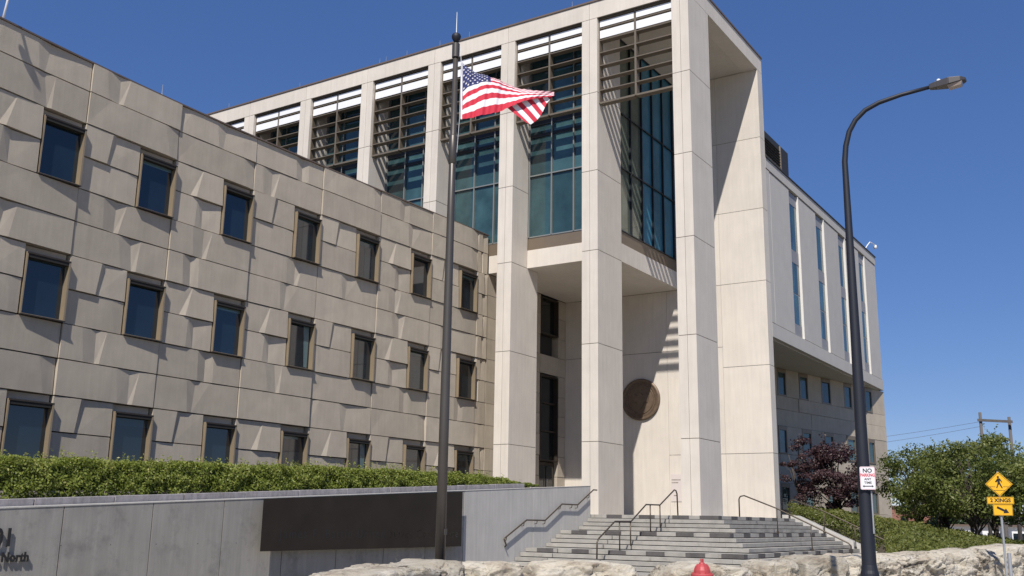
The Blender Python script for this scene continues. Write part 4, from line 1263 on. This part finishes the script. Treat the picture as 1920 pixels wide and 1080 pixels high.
BD = [  # label, [(px, top py)...], distance at both ends
 ('pale limestone boulder at the foot of the dark sign plate, left of the flagpole', [(528, 1080), (590, 1069), (640, 1064), (700, 1060), (733, 1064), (748, 1071)], 15.2, 17.6),
 ('low brown limestone boulder just behind the foot of the flagpole', [(742, 1073), (790, 1063), (835, 1060), (842, 1054), (880, 1055), (900, 1055)], 17.8, 19.0),
 ('brown limestone boulder below the lower end of the wall handrail', [(896, 1056), (925, 1048), (960, 1046), (985, 1049), (1001, 1056)], 19.1, 20.0),
 ('long pale limestone block with dark pitted right end in front of the lowest steps', [(998, 1052), (1020, 1046), (1050, 1043), (1110, 1046), (1150, 1047), (1185, 1048), (1205, 1052), (1219, 1062)], 19.8, 20.9),
 ('rounded limestone boulder directly behind the red hydrant', [(1247, 1076), (1275, 1055), (1305, 1049), (1330, 1048), (1365, 1054), (1400, 1057), (1436, 1058)], 20.8, 21.9),
 ('knobbly limestone boulder between the hydrant and the street lamp', [(1425, 1056), (1440, 1045), (1465, 1045), (1490, 1046), (1520, 1044)], 22.0, 22.6),
 ('broad limestone boulder touching the left side of the street lamp', [(1512, 1045), (1545, 1038), (1575, 1036), (1600, 1040), (1612, 1050)], 22.6, 23.6),
 ('limestone boulder with a wedge of shade just right of the street lamp', [(1604, 1037), (1640, 1033), (1660, 1036), (1690, 1043), (1703, 1046)], 25.0, 27.0),
 ('limestone boulder below the shrub bank halfway between lamp and crossing sign', [(1696, 1040), (1720, 1035), (1745, 1034), (1780, 1030), (1800, 1034), (1812, 1040)], 27.4, 30.0),
 ('tall limestone boulder to the left of the yellow crossing sign', [(1796, 1032), (1830, 1028), (1860, 1026), (1885, 1027), (1893, 1032)], 31.0, 33.8),
 ('limestone boulder right of the crossing sign post at the picture edge', [(1880, 1024), (1900, 1020), (1925, 1018), (1960, 1018)], 34.4, 37.0),
]
for k, (lb, pts, d0, d1) in enumerate(BD):
    n = len(pts); a = pts[0]; b = pts[-1]
    P3 = [at(x, y, d0 + (d1 - d0) * i / (n - 1)) for i, (x, y) in enumerate(pts)]
    boulder(lb, P3[0], P3[-1], [p.z * (1 + .9 / math.hypot(p.x, p.y)) - (.05 if k > 1 else -.055) for p in P3], 1.25, k + 3)
# ------------------------------------------------------------------ hedge behind the concrete wall
def lumps(P, sc, seed, amp):
    return np.array([noise.noise(Vector((p[0] * sc + seed, p[1] * sc, p[2] * sc))) for p in P]) * amp
hd = thing('hedge', 'long clipped green hedge on top of the concrete wall in front of the stone wing', 'hedge', (-21.3, 20, .4))
n = 120000
y = RNG.uniform(4.5, 33.9, n); a = RNG.uniform(0, 1, n)
wgt = np.clip((34.2 - y) / 1.6, .25, 1)
x0, x1 = -20.50, -22.3
side = RNG.random(n)
zt = (1.17 + (y - 12.4) * .030 - np.clip(y - 26, 0, 99) * .028) 
zt = np.where(y > 31.5, zt - (y - 31.5) * .10, zt)
zt += np.array([noise.noise(Vector((q * 1.3, 3.1, 0))) * .10 + noise.noise(Vector((q * 4.1, 7.7, 0))) * .07 for q in y])
zbot = .08 + (y - 11.78) * .0552 + .06
X = np.empty(n); Z = np.empty(n); Nn = np.zeros((n, 3))
fmask = side < .62
X[fmask] = x0 - RNG.uniform(0, .28, fmask.sum()) - 0.0; Z[fmask] = zbot[fmask] + (zt - zbot)[fmask] * RNG.uniform(0, 1, fmask.sum()); Nn[fmask] = (1, 0, .35)
tm = ~fmask
X[tm] = RNG.uniform(x1, x0, tm.sum()); Z[tm] = zt[tm] - RNG.uniform(0, .2, tm.sum()) ** 1.0; Nn[tm] = (0.1, 0, 1)
bulge = np.array([noise.noise(Vector((q * 1.7, z_ * 2.2, 5))) * .16 + noise.noise(Vector((q * 5, z_ * 5, 9))) * .07 for q, z_ in zip(y, Z)])
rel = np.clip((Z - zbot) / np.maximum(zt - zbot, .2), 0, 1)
X = X + bulge * fmask - .22 * rel ** 3 * fmask
X = np.where(tm, X - .12, X)
Pp = np.stack([X, y, Z], 1)
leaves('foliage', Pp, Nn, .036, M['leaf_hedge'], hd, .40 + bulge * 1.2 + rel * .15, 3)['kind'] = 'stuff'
# shoots standing above the top
sp_ = []
for k in range(420):
    yy = RNG.uniform(5, 33); xx = RNG.uniform(-21.9, -20.7); base = np.interp(yy, np.sort(y), zt[np.argsort(y)])
    hgt = RNG.uniform(.03, .22) * (1.4 if RNG.random() < .15 else 1)
    m0 = RNG.integers(6, 16)
    tt = RNG.uniform(0, 1, m0)[:, None]
    sp_.append(np.array([xx, yy, base - .05]) + tt * np.array([RNG.normal() * .05, RNG.normal() * .05, hgt + .05]) + RNG.normal(size=(m0, 3)) * .022)
sp_ = np.concatenate(sp_)
leaves('top_shoots', sp_, np.tile([.3, 0, 1], (len(sp_), 1)), .030, M['leaf_hedge'], hd, np.full(len(sp_), .7), 4)['kind'] = 'stuff'
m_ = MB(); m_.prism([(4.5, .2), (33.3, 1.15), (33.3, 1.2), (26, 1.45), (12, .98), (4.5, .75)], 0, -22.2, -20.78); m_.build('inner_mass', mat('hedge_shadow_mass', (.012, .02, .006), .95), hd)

# ------------------------------------------------------------------ shrub bank right of the stairs
def bank_h(x, y):
    z = 1.02 - .165 * (x + 15)
    z -= np.clip(46 - y, 0, 99) * .016
    z -= np.clip(y - 52, 0, 99) * .03
    ck_ = np.minimum(.46 - .4465 * (x + 14.2), .6) + .34 + np.abs(y - 46.4) * .42
    z = np.where((y > 46.3) & (x > -17), np.minimum(z, ck_), z)
    return np.maximum(z, -1.25)
m_ = MB(); nxg, nyg = 30, 46
P = []
for i in range(nxg + 1):
    for j in range(nyg + 1):
        x = -21 + 16.6 * i / nxg; y = 27.5 + 46 * j / nyg
        z = float(bank_h(np.array(x), np.array(y))) - .95
        if (y < 46.45 and x < -.231 * y - .1) or x < -15.9 and y < 49.2: z = G - .2
        if x < -16.4: z = G - .1
        P.append((x, y, max(z, G - .2) if x < -4.6 else G))
F = []
for i in range(nxg):
    for j in range(nyg):
        a = i * (nyg + 1) + j; F.append((a, a + nyg + 1, a + nyg + 2, a + 1))
m_.poly(P, F); struct(m_.build('shrub_bank_soil', 'soil'))
sb_ = thing('shrub_bank', 'sloping bank of dense green shrubs right of the stairs above the boulders', 'shrubs', (-9, 42, -.6))
n = 200000
X = RNG.uniform(-15.9, -4.7, n); Y = 28.6 + (68 - 28.6) * RNG.uniform(0, 1, n) ** 1.25
keep = ((Y > 46.5) | (X > -.231 * Y + .15)) & (Y > 28.6 + np.maximum(0, (-6.9 - X)) * .0)
keep &= ~((Y < 34) & (X > -5.2)) & (X < -4.7 + 0 * X)
keep &= ~((X < -14.9) & (Y < 49.8))
X, Y = X[keep], Y[keep]; n = len(X)
nz_ = np.array([noise.noise(Vector((a * .9, b * .9, 2))) * .22 + noise.noise(Vector((a * 2.4, b * 2.4, 4))) * .20 for a, b in zip(X, Y)])
Z = bank_h(X, Y) - .14 + nz_ - RNG.uniform(0, .62, n) ** 1.6
edge = np.minimum(np.where(Y < 46.5, X + .231 * Y - .15, 9), np.minimum(Y - 28.6, -4.7 - X))
Z -= np.clip(.5 - edge, 0, .5) * 1.0
Nn = np.stack([np.full(n, .25), np.full(n, -.35), np.full(n, .8)], 1)
leaves('foliage', np.stack([X, Y, Z], 1), Nn, .056, M['leaf_bank'], sb_, .45 + nz_ * 1.6, 8)['kind'] = 'stuff'

# ------------------------------------------------------------------ trees
tree('plum_tree', 'dark purple-leaved plum tree in front of the shaded lower wall', (-14.15, 52.5, .1), 3.9, 1.75, 56, 17000, .058, M['leaf_plum'], 5, crown0=.24, stems=3, trunk_r=.09)
tree('plum_tree', 'smaller purple-leaved tree rising beside the wide cream pier', (-15.9, 51.8, .3), 4.6, .85, 20, 3200, .052, M['leaf_plum'], 6, crown0=.2, stems=2, trunk_r=.07)
GT = [('round green street tree nearest the rear wing, left end of the tree row', (-12.4, 63.5), 5.6, 2.5, 41),
      ('taller green street tree with airy top second from the rear wing', (-10.3, 59.5), 5.9, 2.4, 42),
      ('green street tree behind the left side of the yellow crossing sign', (-8.2, 55.5), 5.5, 2.5, 43),
      ('green street tree with branches reaching past the wooden poles', (-8.6, 64.0), 6.3, 2.3, 44),
      ('green street tree behind the yellow crossing sign at the right edge', (-5.8, 58.0), 5.4, 2.4, 45),
      ('green street tree at the far right edge of the picture', (-4.0, 54.0), 5.2, 2.4, 46)]
rngh = [.92, 1.0, 1.08]
for lb, (x, y), h, s, sd in GT:
    tree('street_tree', lb, (x, y, -1.3), h * rngh[sd % 3], s, 66, 7600, .082, M['leaf_tree'], sd, 'green street trees beyond the shrub bank', crown0=.36, stems=2, trunk_r=.10)
for k, (x, y, h, s) in enumerate([(-16, 105, 6.5, 4.2), (-9, 110, 7.0, 4.6), (-1, 104, 6.6, 4.5), (-21, 118, 7.5, 5.0), (5, 112, 8, 5)]):
    tree('background_tree', ['dark distant tree behind the left of the street trees', 'dark distant tree behind the crossing sign', 'dark distant tree at the right edge behind the street trees',
                             'dark distant tree just beyond the rear wing corner', 'dark far tree outside the right edge'][k], (x, y, G), h, s, 30, 7000, .20, M['leaf_dark'], 70 + k, 'distant dark trees', crown0=.12, trunk_r=.2)
# clipped dark shrubs under the street trees
m2 = thing('low_shrub_row', 'dark low shrubs growing under the street trees', 'shrubs', (-8, 62, G))
n = 30000
X = RNG.uniform(-14, -3.5, n); Y = RNG.uniform(56, 75, n)
nz_ = np.array([noise.noise(Vector((a * .8, b * .8, 12))) for a, b in zip(X, Y)])
Z = G + .75 + nz_ * .8 - RNG.uniform(0, .5, n)
leaves('foliage', np.stack([X, Y, Z], 1), np.tile([.2, -.3, .9], (n, 1)), .10, M['leaf_dark'], m2, .4 + nz_, 9)['kind'] = 'stuff'

# ------------------------------------------------------------------ power poles, distant things
hf = thing('wooden_power_poles', 'tall weathered wooden H frame power poles rising behind the street trees', 'power poles', (-12, 94, G))
for x, y, zt_ in ((-12.88, 94.1, 9.75), (-10.70, 94.4, 9.3)):
    m_ = MB(); m_.tube([(x, y, G), (x, y, zt_)], [.17, .12], 12); m_.build('pole', 'wood', hf, smooth=True)
m_ = MB(); m_.prism([(-13.1, 9.20), (-10.4, 8.95), (-10.4, 8.74), (-13.1, 8.99)], 1, 93.86, 94.02); m_.build('crossbeam', 'wood', hf)
p3 = thing('transformer_pole', 'shorter wooden pole with a transformer between the taller power poles', 'power pole', (-11.82, 96, G))
m_ = MB(); m_.tube([(-11.95, 96, G), (-11.95, 96, 7.9)], [.19, .14], 10); m_.build('pole', 'wood', p3)
m_ = MB(); m_.lathe([(.22, 0), (.22, .75), (.1, .85)], (-11.62, 95.9, 6.3), 12); m_.build('transformer', 'wood', p3)
def wire(a, b, sag, label):
    pts = []
    for k in range(13):
        t_ = k / 12; p = Vector(a).lerp(Vector(b), t_); p.z -= sag * 4 * t_ * (1 - t_); pts.append(p)
    m_ = MB(); m_.tube(pts, .013, 4); o = m_.build('overhead_wire', 'wood'); tag(o, label, 'wire', 'overhead wires')
wire((-12.88, 94, 8.95), (-45, 96, 6.8), .6, 'upper thin overhead wire running left from the power poles')
wire((-12.88, 94, 8.55), (-45, 96, 6.3), .7, 'lower thin overhead wire running left from the power poles')
bb = thing('brick_building', 'small red brick building glimpsed past the corner of the rear wing', 'building', (-20, 120, G))
m_ = MB(); m_.box(-26, -19.0, 118, 126, G, 2.2); m_.build('wall', 'brick', bb)
for x in (-25, -23.5, -22, -20.5):
    m_ = MB(); m_.box(x, x + .8, 117.9, 117.99, -.2, 1.2); m_.build('window', 'glass', bb)
m_ = MB(); m_.box(-26.2, -18.8, 117.8, 126.2, 2.2, 2.4); m_.build('roof', 'coping', bb)
wb = thing('white_building', 'low white building glimpsed between the tree trunks on the right', 'building', (-11, 98, G))
m_ = MB(); m_.box(-16.5, -9.0, 97, 103, G, .25); m_.build('wall', 'white', wb)
m_ = MB(); m_.box(-16.8, -8.7, 96.7, 103.3, .25, .4); m_.build('roof', 'coping', wb)
for x in (-15.5, -13.5, -11.5):
    m_ = MB(); m_.box(x, x + 1.0, 96.93, 96.99, -1.1, -.3); m_.build('window', 'glass', wb)

# ------------------------------------------------------------------ small roof things
def rod(x, y, z, h, label):
    t = thing('lightning_rod', label, 'lightning rod', (x, y, z), 'lightning rods along the roof edges')
    m_ = MB(); m_.tube([(x, y, z), (x, y, z + h)], [.018, .007], 5); m_.build('rod', 'galv', t)
    m_ = MB(); m_.lathe([(.05, 0), (.05, .05), (.02, .08)], (x, y, z), 8); m_.build('base', 'galv', t)
rods = [(1073, 13, 'lightning rod above the bay next to the corner column'), (880, 68, 'lightning rod just right of the flagpole top'),
        (825, 83, 'lightning rod just left of the flagpole top'), (763, 102, 'lightning rod above the third bay left of the flagpole'),
        (724, 114, 'left one of two close lightning rods on the long roof'), (712, 117, 'tiny lightning rod beside its neighbour on the long roof'),
        (562, 164, 'lightning rod above the fifth bay left of the flagpole'), (429, 202, 'lightning rod near the far left end of the cream roof')]
for px, py, lb in rods:
    r = ray(px, py); t_ = 39.5 / r.y; p = r * t_
    rod(p.x, 39.5, 24.53, .62, lb)
for px, lb in ((303, 'lightning rod on the edge of the stone wing roof'),):
    r = ray(px, 172); t_ = -27.75 / r.x; p = r * t_
    rod(-27.72, p.y, 14.08, .42, lb)
def dome_cam(base, arm, label):
    t = thing('security_camera', label, 'security camera', base, 'dome security cameras on roof arms')
    m_ = MB(); m_.tube(arm, .035, 8); m_.build('arm', 'white', t, smooth=True)
    e = arm[-1]
    m_ = MB(); m_.lathe([(.03, .0), (.10, -.03), (.12, -.10), (.12, -.18), (.09, -.26), (.04, -.30)], e, 16); m_.build('dome', 'white', t, smooth=True)
dome_cam((-15.95, 71.0, 18.9), [(-16.05, 70.2, 18.9), (-15.95, 70.7, 19.35), (-15.85, 71.0, 19.62), (-15.75, 72.1, 19.66)], 'white dome security camera on a bent arm at the roof corner of the rear wing')
dome_cam((-27.3, 14.6, 14.0), [(-27.32, 14.48, 13.9), (-27.28, 14.55, 14.8), (-27.15, 14.42, 15.25), (-26.55, 13.65, 15.42)], 'white dome security camera arm on the near roof corner of the stone wing')
